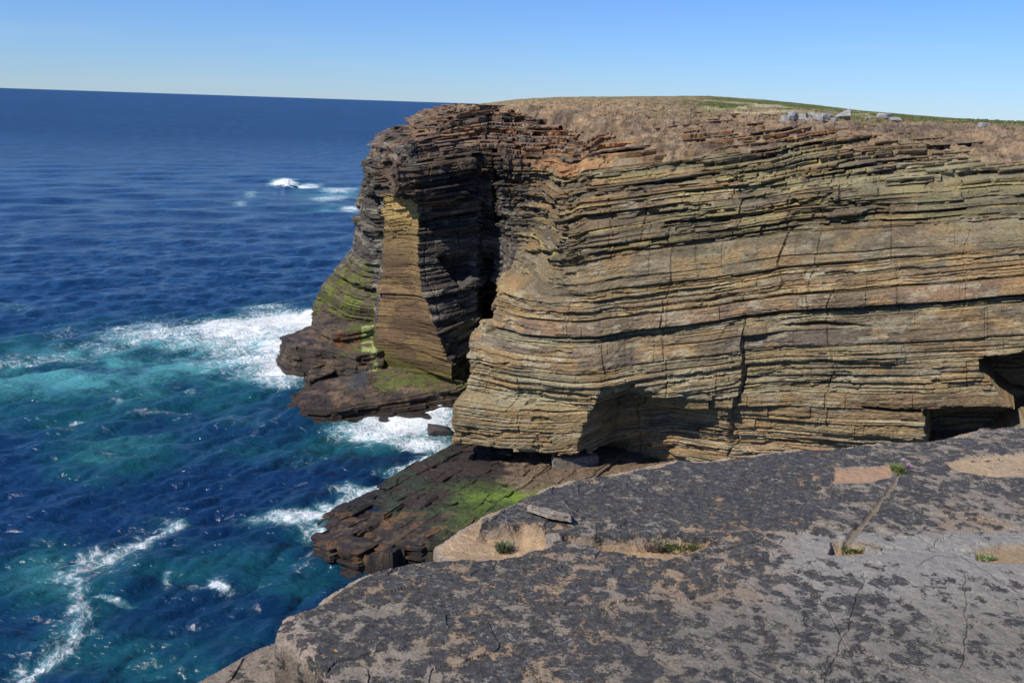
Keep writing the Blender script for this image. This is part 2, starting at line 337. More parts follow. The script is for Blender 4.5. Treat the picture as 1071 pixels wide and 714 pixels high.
    cut([(545, 262), (590, 258), (592, 268), (548, 272)], .6, 4, 6)
    cut([(820, 222), (900, 210), (935, 212), (930, 236), (830, 240)], .45, 4, 8)
    cut([(1000, 196), (1060, 190), (1071, 205), (1010, 214)], .5, 4, 8)
    cut([(455, 268), (498, 262), (497, 290), (478, 300)], 1.0, 3, 6)
    cut([(437, 232), (470, 228), (466, 236), (440, 240)], .5, 2, 3)
    cut([(383, 205), (398, 195), (400, 250), (394, 262)], 1.2, 3, 6)
    cut([(520, 488), (600, 476), (640, 482), (640, 500), (560, 506)], 1.5, 2, 3)
    bf = sstep(sc[5], sc[5] + .3, SS) * (1 - sstep(sc[6] - .3, sc[6], SS)) * (Z < 13.8); off *= 1 - .68 * bf
    off = np.where((Z <= -1.49) | (Z >= 19.89), 0, off)
    X = X + NX * off; Y = Y + NY * off
    # ---- colour of the rock, bed by bed ----------------------------------------------
    pal = [lin(150, 128, 96), lin(132, 112, 88), lin(116, 104, 88), lin(158, 140, 100), lin(140, 122, 82), lin(104, 96, 86), lin(150, 142, 118), lin(134, 106, 84)]
    pal = [p * .55 + lin(150, 130, 96) * .5 for p in pal]
    pi = rng.integers(0, len(pal), nb); P0 = np.array(pal)[pi]
    P1 = np.array(pal)[rng.integers(0, len(pal), nb)]
    for kk in range(nb):
        t = tm[kk]
        if 8.95 < t < 9.6: P0[kk] = lin(140, 114, 92); P1[kk] = lin(128, 114, 96)
        elif 8.45 < t < 8.95: P0[kk] = lin(158, 150, 122); P1[kk] = lin(128, 118, 96)
        elif 11.05 < t < 12.8: P0[kk] = lin(124, 110, 90); P1[kk] = lin(134, 122, 98)
        elif 7.3 < t < 8.45: P0[kk] = lin(132, 116, 94); P1[kk] = lin(116, 104, 94)
        elif 5 < t < 7.3: P0[kk] = lin(150, 134, 104); P1[kk] = lin(138, 126, 104)
        elif 3 < t < 5: P0[kk] = lin(150, 128, 96); P1[kk] = lin(138, 116, 90)
        elif t < 3: P0[kk] = lin(154, 126, 94); P1[kk] = lin(160, 142, 118)
        elif 12.8 < t < 17:
            P0[kk] = [lin(104, 96, 80), lin(128, 110, 84), lin(150, 134, 92), lin(96, 90, 80), lin(140, 114, 86), lin(122, 108, 84)][rng.integers(0, 6)]
            P1[kk] = [lin(156, 142, 98), lin(122, 106, 82), lin(96, 92, 84)][rng.integers(0, 3)]
        elif t > 17:
            P0[kk] = [lin(150, 116, 86), lin(128, 104, 86), lin(108, 94, 88), lin(160, 126, 90), lin(98, 86, 76)][rng.integers(0, 5)]
            P1[kk] = [lin(158, 114, 78), lin(112, 98, 88)][rng.integers(0, 2)]
    mixf = sstep(.35, .65, fbm(SS / 3 + B * 2.7, B * 1.1, 81, 3))[..., None]
    P0 = P0 * [1.13, 1.11, 1.0]; P1 = P1 * [1.13, 1.11, 1.0]
    C = P0[bi][:, None, :] * (1 - mixf) + P1[bi][:, None, :] * mixf
    C = C * (.93 + .14 * blk[..., None]) * (.74 + .52 * fbm(SS / 14 + B * .7, T * 8, 82, 3)[..., None])
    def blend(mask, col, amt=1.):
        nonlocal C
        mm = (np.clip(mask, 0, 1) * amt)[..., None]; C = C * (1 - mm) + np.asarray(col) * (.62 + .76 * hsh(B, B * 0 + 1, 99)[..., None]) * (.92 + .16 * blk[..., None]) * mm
    n3 = fbm(SS / 2.2, T / .8, 83, 4)
    # mottling that ignores the beds: weathered skin, dark crust, ochre bleeding
    mo = fbm(SS / 1.1, T / .55, 120, 5)[..., None]; C = C * (.62 + .76 * mo)
    blend(sstep(.54, .64, fbm(SS / 2.6, T / .9, 121, 5)), lin(100, 92, 80), .45)
    blend(sstep(.56, .66, fbm(SS / 1.8 + 9, T / .7, 122, 5)) * (Z < 16), lin(170, 138, 92), .5)
    blend(sstep(.60, .66, fbm(SS / .9, T / .25, 123, 4)), lin(168, 158, 132), .5)
    # yellow lichen bloom on the upper right beds
    blend(sstep(.46, .6, n3 + .12 * sstep(690, 820, U)) * sstep(640, 760, U) * sstep(130, 160, V) * (1 - sstep(225, 262, V)), lin(152, 142, 100), .6)
    blend(sstep(.5, .62, fbm(SS / 3.1, T / .5, 87, 4)) * sstep(560, 640, U) * sstep(160, 180, V) * (1 - sstep(240, 270, V)), lin(88, 82, 72), .45)
    # rusty top
    blend(sstep(17.0, 18.2, Z) * sstep(.38, .6, fbm(SS / 1.4, T / .5, 84, 3)), lin(150, 114, 84), .5)
    # dark seaward end
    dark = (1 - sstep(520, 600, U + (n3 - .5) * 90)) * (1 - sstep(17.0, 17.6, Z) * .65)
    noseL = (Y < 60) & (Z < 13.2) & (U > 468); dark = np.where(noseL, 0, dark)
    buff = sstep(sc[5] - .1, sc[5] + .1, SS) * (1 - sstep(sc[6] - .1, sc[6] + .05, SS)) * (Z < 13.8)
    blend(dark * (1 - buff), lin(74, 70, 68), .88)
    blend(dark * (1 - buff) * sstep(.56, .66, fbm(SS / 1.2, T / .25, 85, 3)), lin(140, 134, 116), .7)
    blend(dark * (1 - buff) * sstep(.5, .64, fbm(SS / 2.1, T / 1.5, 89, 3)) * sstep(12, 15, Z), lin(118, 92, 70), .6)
    blend(buff * 1., lin(148, 120, 74), .85)
    blend(buff * sstep(10.5, 12.5, Z) , lin(196, 166, 100), .6)
    blend(buff * (.45 + .55 * sstep(.4, .55, n3)) * (1 - sstep(8.5, 10.5, Z)), lin(104, 82, 60), .9)
    # wet, weedy foot
    foot = (1 - sstep(1.6, 3.0, Z + (n3 - .5) * 2.5)) * (U < 500) * (Y > 56)
    blend(foot, lin(92, 92, 34), .75)
    bl = (U < 392) * sstep(268, 290, V + (n3 - .5) * 40) * (Y > 56)
    blend(bl, lin(84, 76, 48), .8); blend(bl * sstep(.5, .6, fbm(SS / .8, T / .7, 86, 4)), lin(98, 104, 46), .8)
    blend((1 - sstep(.6, 1.6, Z)) * 1., lin(58, 46, 36), .9)
    # pale cream edges on some lower beds of the nose
    blend(sstep(.56, .64, fbm(SS / 2.5, T / .22, 88, 3)) * (Z < 7.5) * (U > 480), lin(186, 176, 142), .5)
    C = C * (.86 + .08 * sstep(14, 18, Z))[..., None]
    P = np.stack([X, Y, np.where(Z <= -1.49, -1.5, Z)], -1)
    ok = ~((rawZ < -1.6) | (rawZ > 20.1))
    keep = ok.copy(); keep[:-1] |= ok[1:]
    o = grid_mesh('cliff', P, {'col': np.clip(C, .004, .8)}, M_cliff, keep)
    o['kind'] = 'structure'
    return o
build_cliff()

# ------------------------------------------------------------------ the ground on top of the headland
def top_material():
    m = NT('cliff_top_ground'); co = m.coord(); col = m.attr('col').outputs['Color']
    n = m.noise(co, 1.1, 8, .75); f = m.noise(co, 5, 5, .7)
    c = m.mix(1, col, m.grey(m.math('ADD', m.rng(n, .3, .7, .6, 1.3, 'LINEAR'), m.rng(f, .3, .7, -.25, .25, 'LINEAR'))), 'MULTIPLY')
    m.l(c, m.b.inputs['Base Color']); m.b.inputs['Roughness'].default_value = .95; m.b.inputs['Specular IOR Level'].default_value = .1
    m.l(m.bump(m.noise(co, 3, 8, .75), .25), m.b.inputs['Normal']); return m.m
SKY_PX = [380, 430, 470, 500, 540, 580, 650, 740, 800, 850, 900, 960, 1020, 1071, 1200, 1600]
SKY_V = [150, 132, 113, 109, 104.5, 102, 101.5, 101, 105, 110, 116, 121, 125.5, 128.5, 134, 150]
def build_top():
    pxs = np.concatenate([np.arange(478, 1090, .9), np.arange(1090, 1800, 8)])
    K = np.concatenate([np.linspace(0, 1, 330), np.linspace(1.02, 1.6, 12)])
    wr = sstep(600, 700, pxs)
    Y0 = np.interp(pxs, [478, 520, 600, 700, 1800], [96, 84, 66, 53.5, 50])
    Y1 = np.interp(pxs, [478, 560, 660, 740, 850, 1000, 1090, 1800], [118, 125, 135, 150, 170, 190, 195, 195])
    vs = np.interp(pxs, SKY_PX, SKY_V)
    z1 = np.array([z_of(v, u, y) for v, u, y in zip(vs, pxs, Y1)])
    KK, PX = np.meshgrid(K, pxs, indexing='ij')
    Y = Y0 + (Y1 - Y0) * np.where(KK < 1, KK**1.7, KK)
    nr_ = np.interp(Y, [50, 53, 56, 61, 66, 72, 80, 95], [16.8, 17.25, 18.0, 18.75, 19.35, 19.8, 20.1, 20.25]) - .55 * (1 - sstep(490, 570, PX)) - .25 * sstep(850, 1000, PX) * sstep(70, 80, Y)
    lf_ = 19.0 + (Y - Y0) * .01
    zn = nr_
    Z = zn + (z1 - zn) * sstep(78, 1, 0 * Y) if False else zn + (z1 - zn) * sstep(0, 1, (Y - np.maximum(Y0, 72)) / (Y1 - np.maximum(Y0, 72)))
    Z = np.where(KK > 1, z1 - (Y - Y1) * .05, Z)
    Z = Z - (1.6 - .9 * sstep(680, 760, PX)) * (1 - sstep(0, .22, KK)) ** 1.5 * (PX < 1200)
    X = np.array(x_of(PX, Y, Z))
    Z = Z + (fbm(X / 1.6, Y / 1.6, 101, 5) - .5) * .7 * (1 - .75 * sstep(.3, .9, KK)) + .18 * (fbm(X * 1.3, Y * 1.3, 102, 3) - .5) * (1 - .7 * sstep(.4, .95, KK))
    # broken slabs and rubble lying on the stepped beds
    nearw = 1 - sstep(85, 120, Y); st_ = Z / .26 + 2.2 * (fbm(X / 3.5, Y / 1.6, 109, 4) - .5)
    Z += nearw * (np.floor(st_) + sstep(0, .3, st_ - np.floor(st_)) - st_ - .4) * .24
    c1 = sstep(.35, .65, vn(X / .5, Y / .7, 112)); c2 = sstep(.3, .7, vn(X / .2, Y / .35, 113))
    Z += nearw * (.09 * c1 + .03 * c2 - .18) + nearw * .28 * (fbm(X / .9, Y / .7, 117, 4) - .5)
    # low broken ledges
    led = fbm(X / 5, Y / 1.8, 103, 4); Z += .3 * (np.floor(led * 9) / 9 - led) * 3 * (1 - sstep(.5, 1, KK))
    U, V = proj(X, Y, Z)
    n = fbm(X / 3, Y / 3, 104, 5); n2 = fbm(X / .7, Y / .7, 105, 3)
    C = np.zeros(X.shape + (3,)) + lin(150, 126, 98)
    def blend(mk, c, a=1.):
        nonlocal C; mm = np.clip(mk * a, 0, 1)[..., None]; C = C * (1 - mm) + c * mm
    blend(sstep(.42, .62, n), lin(122, 104, 84)); blend(sstep(.5, .7, n2), lin(168, 140, 108), .6); blend(sstep(.6, .7, fbm(X/1.3, Y/1.3, 107, 3)), lin(96, 84, 74), .7)
    blend(sstep(.25, .55, KK + (n - .5) * .5), lin(140, 122, 90), .8)
    C = C * (.72 + .3 * c1 + .26 * c2)[..., None]; blend(nearw * sstep(.72, .8, vn(X * .2, Z * 7, 116)), lin(104, 92, 80), .6); blend(nearw * (c1 > .9), lin(140, 126, 108), .4)
    gr = sstep(690, 780, U + (n - .5) * 160) * sstep(.45, .62, KK + (n - .5) * .5)
    gr = np.maximum(gr, sstep(.8, .97, KK + (n - .5) * .3) * .8 * sstep(540, 640, U)); gr = np.maximum(gr, sstep(840, 900, U) * sstep(.28, .4, KK))
    gr = np.maximum(gr, np.exp(-((U - 748) / 13)**2 - ((V - 114) / 4)**2) * 1.2)
    blend(gr, lin(84, 98, 52), .9)
    blend(gr * sstep(.62, .72, fbm(X / 14, Y / 5, 106, 3)), lin(176, 160, 124), .8)
    for cx, cy, rx, ry in ((802, 111, 16, 1.6), (820, 116.5, 20, 1.3), (785, 118, 20, 1.2)):
        blend(np.exp(-((U - cx) / rx)**4 - ((V - cy) / ry)**4) * (KK < 1), lin(190, 174, 140), .85)
    o = grid_mesh('cliff_top', np.stack([X, Y, Z], -1), {'col': C}, top_material(), smooth=False)
    o['kind'] = 'structure'
    return pxs, K, X, Y, Z
TOP = build_top()
def top_point(u, v):
    U, V = proj(TOP[2], TOP[3], TOP[4]); U = U[:330]; V = V[:330]
    i = np.argmin((U - u)**2 + (V - v)**2 * 4); return TOP[2][:330].ravel()[i], TOP[3][:330].ravel()[i], TOP[4][:330].ravel()[i]

# ------------------------------------------------------------------ the sea
FOAM = [(338,333,26,6,1.0),(300,338,50,10,.85),(245,343,55,10,.68),(160,350,65,10,.5),(240,354,80,18,.5),(180,345,90,16,.36),(250,380,90,20,.36),(305,362,42,16,.8),(265,378,45,12,.62),(300,388,32,14,.85),(342,374,30,18,1.0),(330,352,40,12,.8),(295,402,30,6,.5),
        (280,322,38,7,.42),(455,425,26,9,.85),(430,438,48,16,.85),(395,450,50,18,.66),(440,462,38,11,.75),(352,428,30,8,.5),(350,430,40,10,.35),(330,480,60,12,.2),(60,372,70,5,.34),(110,362,70,7,.36),(20,378,50,6,.4),
        (297,193,13,4,1.1),(322,195,14,2.5,.7),(355,199,26,3,.5),(345,208,30,2.4,.5),(367,219,14,2.5,.6),(262,203,9,6,.36),(252,213,12,4,.36),(310,220,30,4,.2),
        (318,541,14,6,.95),(300,545,20,7,.6),(352,560,20,5,.7),(330,556,28,8,.5),(275,545,26,10,.34),(385,517,34,5,.62),(430,497,40,5,.5),(345,532,20,5,.7),(350,580,36,8,.34),(310,590,30,6,.25),
        (448,580,22,6,.95),(395,590,28,5,.6),(470,576,12,5,.8),
        (238,606,13,5,.66),(222,609,32,4,.42),(183,605,7,8,.38),(110,632,40,2.5,.45),(95,651,10,3,.35),(85,440,12,3,.44),(72,450,14,2.5,.35),(198,405,10,3,.36),(160,430,40,2.5,.36),(150,455,22,3,.36),(125,418,8,3,.4),(240,475,30,2.5,.25),(118,478,12,3,.45),(260,440,60,8,.22),(60,350,30,6,.3),(20,323,40,3,.25),(180,320,50,3,.12)]
FLINE = [([(60,600),(90,596),(140,580),(175,552)], 22, .33), ([(80,600),(78,640),(50,684),(15,714)], 22, .33), ([(188,548),(172,556),(150,573),(125,582),(92,590),(78,602)], 11, .52), ([(60,605),(82,612),(74,628),(84,645)], 10, .5), ([(74,640),(80,655),(66,672),(46,684)], 10, .52), ([(50,684),(36,700),(22,716)], 10, .62), ([(20,694),(5,716)], 10, .45), ([(330,545),(352,526),(400,508),(440,488),(474,474)], 4, .62), ([(300,350),(330,362),(352,372)], 6, .8)]
TURQ = [(190,372,150,26,.9),(120,400,150,34,.75),(0,400,90,40,.6),(250,360,110,24,.9),(300,385,70,25,.8),(120,470,70,22,.7),(105,492,40,12,.6),(400,452,80,22,1.0),(440,440,60,18,.9),(300,470,110,16,.35),(50,590,60,40,.4),(50,625,55,35,.55),(200,600,120,30,.35),(160,690,200,40,.4),(330,600,80,20,.3),
        (345,203,45,7,.9),(345,219,40,3.5,.9),(310,545,40,14,.5),(395,430,60,12,.6),(340,570,60,18,.35)]
def sea_material():
    m = NT('sea_water'); t = m
    foam = m.attr('foam').outputs['Fac']; turq = m.attr('turq').outputs['Fac']; dist = m.attr('far').outputs['Fac']
    co = m.coord()
    wv = m.n('ShaderNodeTexNoise', i_Scale=.35, i_Detail=3); m.l(co, wv.inputs['Vector'])
    vm = m.n('ShaderNodeVectorMath', operation='MULTIPLY_ADD'); m.l(wv.outputs['Color'], vm.inputs[0]); vm.inputs[1].default_value = (3, 3, 0); m.l(co, vm.inputs[2])
    wc = vm.outputs[0]
    vo = m.n('ShaderNodeTexVoronoi', feature='DISTANCE_TO_EDGE', i_Scale=1.7); m.l(wc, vo.inputs['Vector'])
    v2 = m.n('ShaderNodeTexVoronoi', feature='DISTANCE_TO_EDGE', i_Scale=5.2); m.l(wc, v2.inputs['Vector'])
    lace = m.math('MAXIMUM', m.rng(vo.outputs[0], 0, .34, 1, 0, 'LINEAR'), m.rng(v2.outputs[0], 0, .32, .85, 0, 'LINEAR'))
    nn = m.noise(wc, 2.6, 10, .8); 
    n = m.math('ADD', m.math('MULTIPLY', lace, .42), m.math('MULTIPLY', m.rng(nn, .28, .72, 0, 1, 'LINEAR'), .62))
    th = m.math('SUBTRACT', .96, m.math('MULTIPLY', foam, .92))
    fm = m.rng(m.math('SUBTRACT', n, th), -.05, .40)
    fm = m.math('MULTIPLY', fm, m.rng(foam, .05, .2))
    swell = m.noise(m.coord((1, .45, 1)), .02, 4, .55)
    k1 = m.noise(m.coord((1, .35, 1)), .9, 5, .7); k2 = m.noise(m.coord((1, .2, 1)), .32, 6, .75); k3 = m.noise(m.coord((1, .12, 1)), .06, 7, .8)
    def lerp(f, a, b): return m.math('ADD', m.math('MULTIPLY', a, m.math('SUBTRACT', 1, f)), m.math('MULTIPLY', b, f))
    chop_shading = lerp(m.rng(dist, .05, .14), k1, lerp(m.rng(dist, .15, .5), k2, k3)) if False else lerp(m.rng(dist, .18, .7), lerp(m.rng(dist, .03, .09), k1, k2), k3)
    deep = m.mix(m.rng(swell, .35, .65), (.0026, .017, .056), (.0045, .028, .082))
    deep = m.mix(m.math('MULTIPLY', m.rng(chop_shading, .44, .62), m.rng(dist, .01, .04)), deep, (.012, .056, .140))  # light and dark of far ripples painted into the water colour
    tq = m.math('MULTIPLY', turq, m.rng(m.noise(wc, .22, 5, .6), .3, .65, .35, 1.15))
    c = m.mix(m.rng(tq, 0, .5), deep, (.007, .062, .082)); c = m.mix(m.rng(tq, .45, 1.1), c, (.068, .265, .285))
    c = m.mix(m.math('MULTIPLY', m.rng(m.math('ADD', foam, m.rng(nn, .3, .7, -.15, .15, 'LINEAR')), .18, .85), .72), c, (.19, .44, .50))
    c = m.mix(fm, c, (.84, .87, .88))
    m.l(c, m.b.inputs['Base Color']); m.l(m.math('MAXIMUM', m.rng(fm, 0, 1, .13, .8), m.rng(dist, .02, .2, .13, .35)), m.b.inputs['Roughness']); m.b.inputs['IOR'].default_value = 1.333
    m.l(m.math('MULTIPLY', m.rng(fm, 0, 1, .5, .1), m.rng(dist, .012, .12, 1, .28)), m.b.inputs['Specular IOR Level'])
    h = m.noise(m.coord((1, 1.5, 1)), 2.2, 5, .55)
    nb = m.bump(h, .13, 1)
    h2 = m.noise(m.coord((1, 1.7, 1)), .16, 5, .6); nb = m.bump(h2, .6, 1, nb)
    nb = m.bump(m.math('MULTIPLY', fm, m.rng(m.noise(wc, 5, 4, .7), .3, .7)), .08, 1, nb)
    m.l(nb, m.b.inputs['Normal']); return m.m
def build_sea():
    rng = np.random.default_rng(4)
    a_d = np.arctan((np.arange(-40, 620, .8) - 535.5) / F)
    az = np.concatenate([np.linspace(-1.5, a_d[0] - .02, 30), a_d, np.linspace(a_d[-1] + .01, 1.5, 50)])
    el = np.concatenate([np.linspace(1.35, .65, 12)[:-1], np.arange(.65, .006, -.0008), np.geomspace(.006, .0004, 40)])   # angle below the horizon
    r = CZ / np.tan(el)
    AZ, RR = np.meshgrid(az, r); X = RR * np.sin(AZ); Y = RR * np.cos(AZ)
    dr = np.gradient(r)[:, None]
    Z = np.zeros(X.shape); DX = np.zeros(X.shape); DY = np.zeros(X.shape)
    for k in range(70):
        lam = 17 * (.55 / 17)**(k / 69.); th = math.radians(-62 + rng.normal(0, 34)); kx, ky = math.cos(th), math.sin(th)
        a = lam * .0058 * rng.uniform(.6, 1.4) * (2.1 if lam < 3.5 else .55); ph = rng.uniform(0, 6.28)
        fade = np.clip(lam / (2.6 * np.abs(dr)) - 1, 0, 1)
        if fade.max() <= 0: continue
        p = 2 * math.pi / lam * (kx * X + ky * Y) + ph + 4.5 * vn(X / lam / 5, Y / lam / 5, 200 + k)
        Z += a * np.sin(p) * fade; DX += -kx * a * .7 * np.cos(p) * fade; DY += -ky * a * .7 * np.cos(p) * fade
    U, V = proj(X, Y, Z * 0)
    foam = np.zeros(X.shape); tq = np.zeros(X.shape)
    wx = (fbm(X / 3.2, Y / 3.2, 301, 3) - .5); wy = (fbm(X / 3.2, Y / 3.2, 302, 3) - .5)
    ks = np.clip(60 / np.maximum(Y, 10), .1, 1.4)
    UU = U + wx * 34 * ks; VV = V + wy * 18 * ks
    for cx, cy, rx, ry, s in FOAM:
        e = ((UU - cx) / rx)**2 + ((VV - cy) / ry)**2
        foam = np.maximum(foam, s * np.exp(-e * .8)) + .12 * s * np.exp(-e * .8)
    for pts, wd, s in FLINE:
        foam = np.maximum(foam, s * np.exp(-(pline(UU * .7 + U * .3, VV * .7 + V * .3, pts) / wd)**2))
    for cx, cy, rx, ry, s in TURQ:
        tq = 1 - (1 - tq) * (1 - np.clip(s * np.exp(-(((UU - cx) / rx)**2 + ((VV - cy) / ry)**2)), 0, .97))
    tq = np.maximum(tq, np.clip(foam * 1.15, 0, .95))
    foam = np.maximum(foam, .20 * np.clip(tq, 0, 1) + .07 * fbm(X / 5, Y / 5, 330, 3))
    Z += (foam > .3) * .12 * np.clip(foam - .3, 0, .8) * fbm(X / .8, Y / .8, 303, 4)
    Z += 1.6 * np.exp(-((UU - 297) / 12)**2 - ((V - 194) / 5)**2) * fbm(X / 1.1, Y / 1.1, 304, 4)
    Z += .8 * np.exp(-((U - 335) / 28)**2 - ((V - 333) / 5)**2)
    o = grid_mesh('sea', np.stack([X + DX, Y + DY, Z], -1), {'foam': np.clip(foam, 0, 1.1), 'turq': tq, 'far': np.clip(RR / 3000, 0, 1)}, sea_material(), smooth=True)
    o['kind'] = 'structure'
build_sea()

# ------------------------------------------------------------------ wave-cut platforms
M_shelf = rock_material('weedy_rock', grain=4.0, spec=.5); M_shelf.node_tree.nodes['Principled BSDF'].inputs['Roughness'].default_value = .55
def hf(name, x0, x1, y0, y1, res, fn, mat, kind='structure'):
    xs = np.arange(x0, x1, res); ys = np.arange(y0, y1, res); X, Y = np.meshgrid(xs, ys)
    Z, C = fn(X, Y)
    Z = blur(Z, 1) + .05 * (fbm(X * 5, Y * 5, 450, 2) - .5)
    o = grid_mesh(name, np.stack([X, Y, Z], -1), {'col': np.clip(C, .003, .85)}, mat, keep=Z > -1.1)
    if kind: o['kind'] = kind
    return o
def blur(Z, n=2):
    for _ in range(n):
        P = np.pad(Z, 1, mode='edge'); Z = (P[:-2, 1:-1] + P[2:, 1:-1] + P[1:-1, :-2] + P[1:-1, 2:] + 2 * P[1:-1, 1:-1]) / 6
    return Z
def W(pts, z): return [on_plane(u, v, z) for u, v in pts]
TIP_SLABS = [([(308,405),(335,394),(385,388),(400,370),(470,362),(505,380),(500,402),(478,408),(440,412),(400,415),(340,421),(318,418)], 1.25, .03, .05),
             ([(325,395),(350,386),(395,384),(395,375),(345,381),(325,387)], 1.0, .0, .0),
             ([(328,383),(345,378),(395,376),(395,366),(350,369),(330,374)], 1.2, 0., 0.),
             ([(297,350),(318,342),(345,338),(388,322),(400,340),(398,366),(372,370),(352,364),(330,362),(305,358)], 2.3, .02, .04),
             ([(340,372),(362,362),(395,350),(398,380),(350,378)], 1.6, .04, 0),
             ([(330,330),(350,312),(395,300),(400,340),(350,344)], 3.3, 0.05, .05)]
def tip_shelf(X, Y):
    Z = np.full(X.shape, -1.3); nw = (fbm(X / .9, Y / .9, 401, 4) - .5)
    slabs = TIP_SLABS
    for poly, z, gx, gy in slabs:
        P = W(poly, z); cx = np.mean([p[0] for p in P]); cy = np.mean([p[1] for p in P])
        n9 = fbm(X * 1.8, Y * 1.8, 409, 4) - .5; sd = sdist(X + nw * .9 + n9 * .4, Y + nw * .7 + n9 * .4, P)
        zz = z + gx * (X - cx) * 2 + gy * (Y - cy) + .25 * (fbm(X / 1.2, Y / 1.2, 402, 4) - .5)
        zz = np.round(zz / .22) * .22 * .6 + zz * .4
        zz = zz + n9 * .16
        for q in range(5):
            sq = sd + q * .16 + .45 * (fbm(X * .9 + q * 9, Y * .9, 430 + q, 3) - .5) * (q > 0)
            Z = np.where(sq > 0, np.maximum(Z, zz - q * .34 - .06 * n9 - .36 * (1 - np.clip(sq / .17, 0, 1))), Z)
    return Z - .35, tip_col(X, Y, Z)
def tip_col(X, Y, Z):
    C = np.zeros(X.shape + (3,))
    U, V = proj(X, Y, Z); n = fbm(X / 1.1, Y / 1.1, 403, 4)
    def bl(mk, c, a=1.):
        nonlocal C; mm = np.clip(mk * a, 0, 1)[..., None]; C = C * (1 - mm) + c * mm
    C[:] = lin(76, 64, 50); bl(sstep(.45, .6, n), lin(56, 44, 34)); bl(sstep(.52, .62, fbm(X / .5, Y / .5, 404, 3)), lin(124, 100, 70), .6)
    g = sstep(385, 400, U) * sstep(372, 385, V + (n - .5) * 18) * (1 - sstep(404, 412, V))
    bl(g * sstep(.38, .5, n), lin(92, 98, 40), .85)
    bl(sstep(345, 372, U) * (V > 338) * (V < 372) * sstep(.42, .52, n), lin(86, 98, 36), .9)
    bl((U < 385) * (V > 386) * (V < 408) * sstep(.9, 1.2, Z), lin(52, 66, 74), .6)
    bl((U > 350) * (U < 376) * (V > 345) * (V < 370) * sstep(.55, .62, fbm(X / .4, Y / .7, 405, 3)), lin(128, 74, 36), .8)
    bl((U > 378) * (U < 394) * (V < 388) * sstep(.4, .5, n), lin(168, 176, 110), .8)
    bl(sstep(1.0, .5, Z), lin(48, 36, 26), .8)
    return C
hf('shore_ledge', -19, -1, 58, 84, .055, tip_shelf, M_shelf)

STR = np.array(on_plane(560, 440, 1.)) - np.array(on_plane(350, 560, 1.)); STR = STR / np.hypot(*STR)
def near_shelf(X, Y):
    nw = fbm(X / .8, Y / .8, 411, 4) - .5; n0 = fbm(X / .4, Y / .4, 424, 3)
    main = W([(331,548),(352,530),(400,508),(440,488),(475,470),(520,440),(700,440),(700,570),(560,586),(545,578),(500,580),(468,586),(452,590),(420,583),(405,592),(375,589),(352,577),(372,566),(350,560)], .3)
    sd = sdist(X + nw * .9, Y + nw * .9, main)
    e = on_plane(340, 545, .3)
    a = (X - e[0]) * STR[0] + (Y - e[1]) * STR[1]; b = (X - e[0]) * STR[1] - (Y - e[1]) * STR[0]     # along / across the bedding strike
    bb = b + .35 * (fbm(a / 2.5, b / 2.5, 412, 3) - .5)
    # tilted beds: a saw-tooth of dip slopes falling to the sea, stepping up inland
    z = .45 + .09 * np.clip(bb, -1, 6) + .25 * sstep(0, 1, a / 12)
    cell = bb / 1.15 + .35 * fbm(a / 5, b / 1.5, 425, 3) + .3 * np.sin(bb * 1.1); fl = np.floor(cell); fr = cell - fl
    z += .24 * (hsh(fl, fl * 0, 413) - .3) + .05 * fr
    z -= .12 * (1 - sstep(.0, .10, np.minimum(fr, 1 - fr))) * sstep(.5, .62, fbm(a / 2.5, fl * 3.3, 414, 2))
    z += .10 * (fbm(X * 3, Y * 3, 423, 4) - .5)
    ja = a / 2.1 + hsh(fl, fl * 0, 415) * 5 + .3 * fbm(b, a, 419, 2); jf = np.abs(ja - np.round(ja)) * 2.1
    blk = hsh(np.floor(ja), fl, 416)
    frontness = 1 - sstep(2.0, 7.5, a)                                                               # more broken towards the near end
    z += (blk - .5) * (.08 + .42 * frontness); z = np.maximum(z, .22); z -= .5 * (1 - sstep(.04, .2, jf)) * (hsh(np.round(ja), fl, 417) > .5) * (.12 + .5 * frontness)
    z += .35 * (fbm(X / .8, Y / .8, 418, 5) - .5) * (.5 + frontness)
    Z = np.where(sd > 0, z, -1.3)
    for q in range(1, 5):
        sq = sd + q * .22 + .7 * (fbm(X * .8 + q * 9, Y * .8, 440 + q, 3) - .5); Z = np.where(sq > 0, np.maximum(Z, np.minimum(.5, z) - q * .2 - .1 * n0 - .25 * (1 - np.clip(sq / .14, 0, 1))), Z)
    # the notch where white water runs up between the blocks
    nt_ = np.hypot((X - on_plane(447, 578, .3)[0]) / .9, (Y - on_plane(447, 578, .3)[1]) / .7); Z = np.where(nt_ < 1.3, np.minimum(Z, -.3 + .5 * nt_), Z)
    return Z - .3, near_col(X, Y, Z)
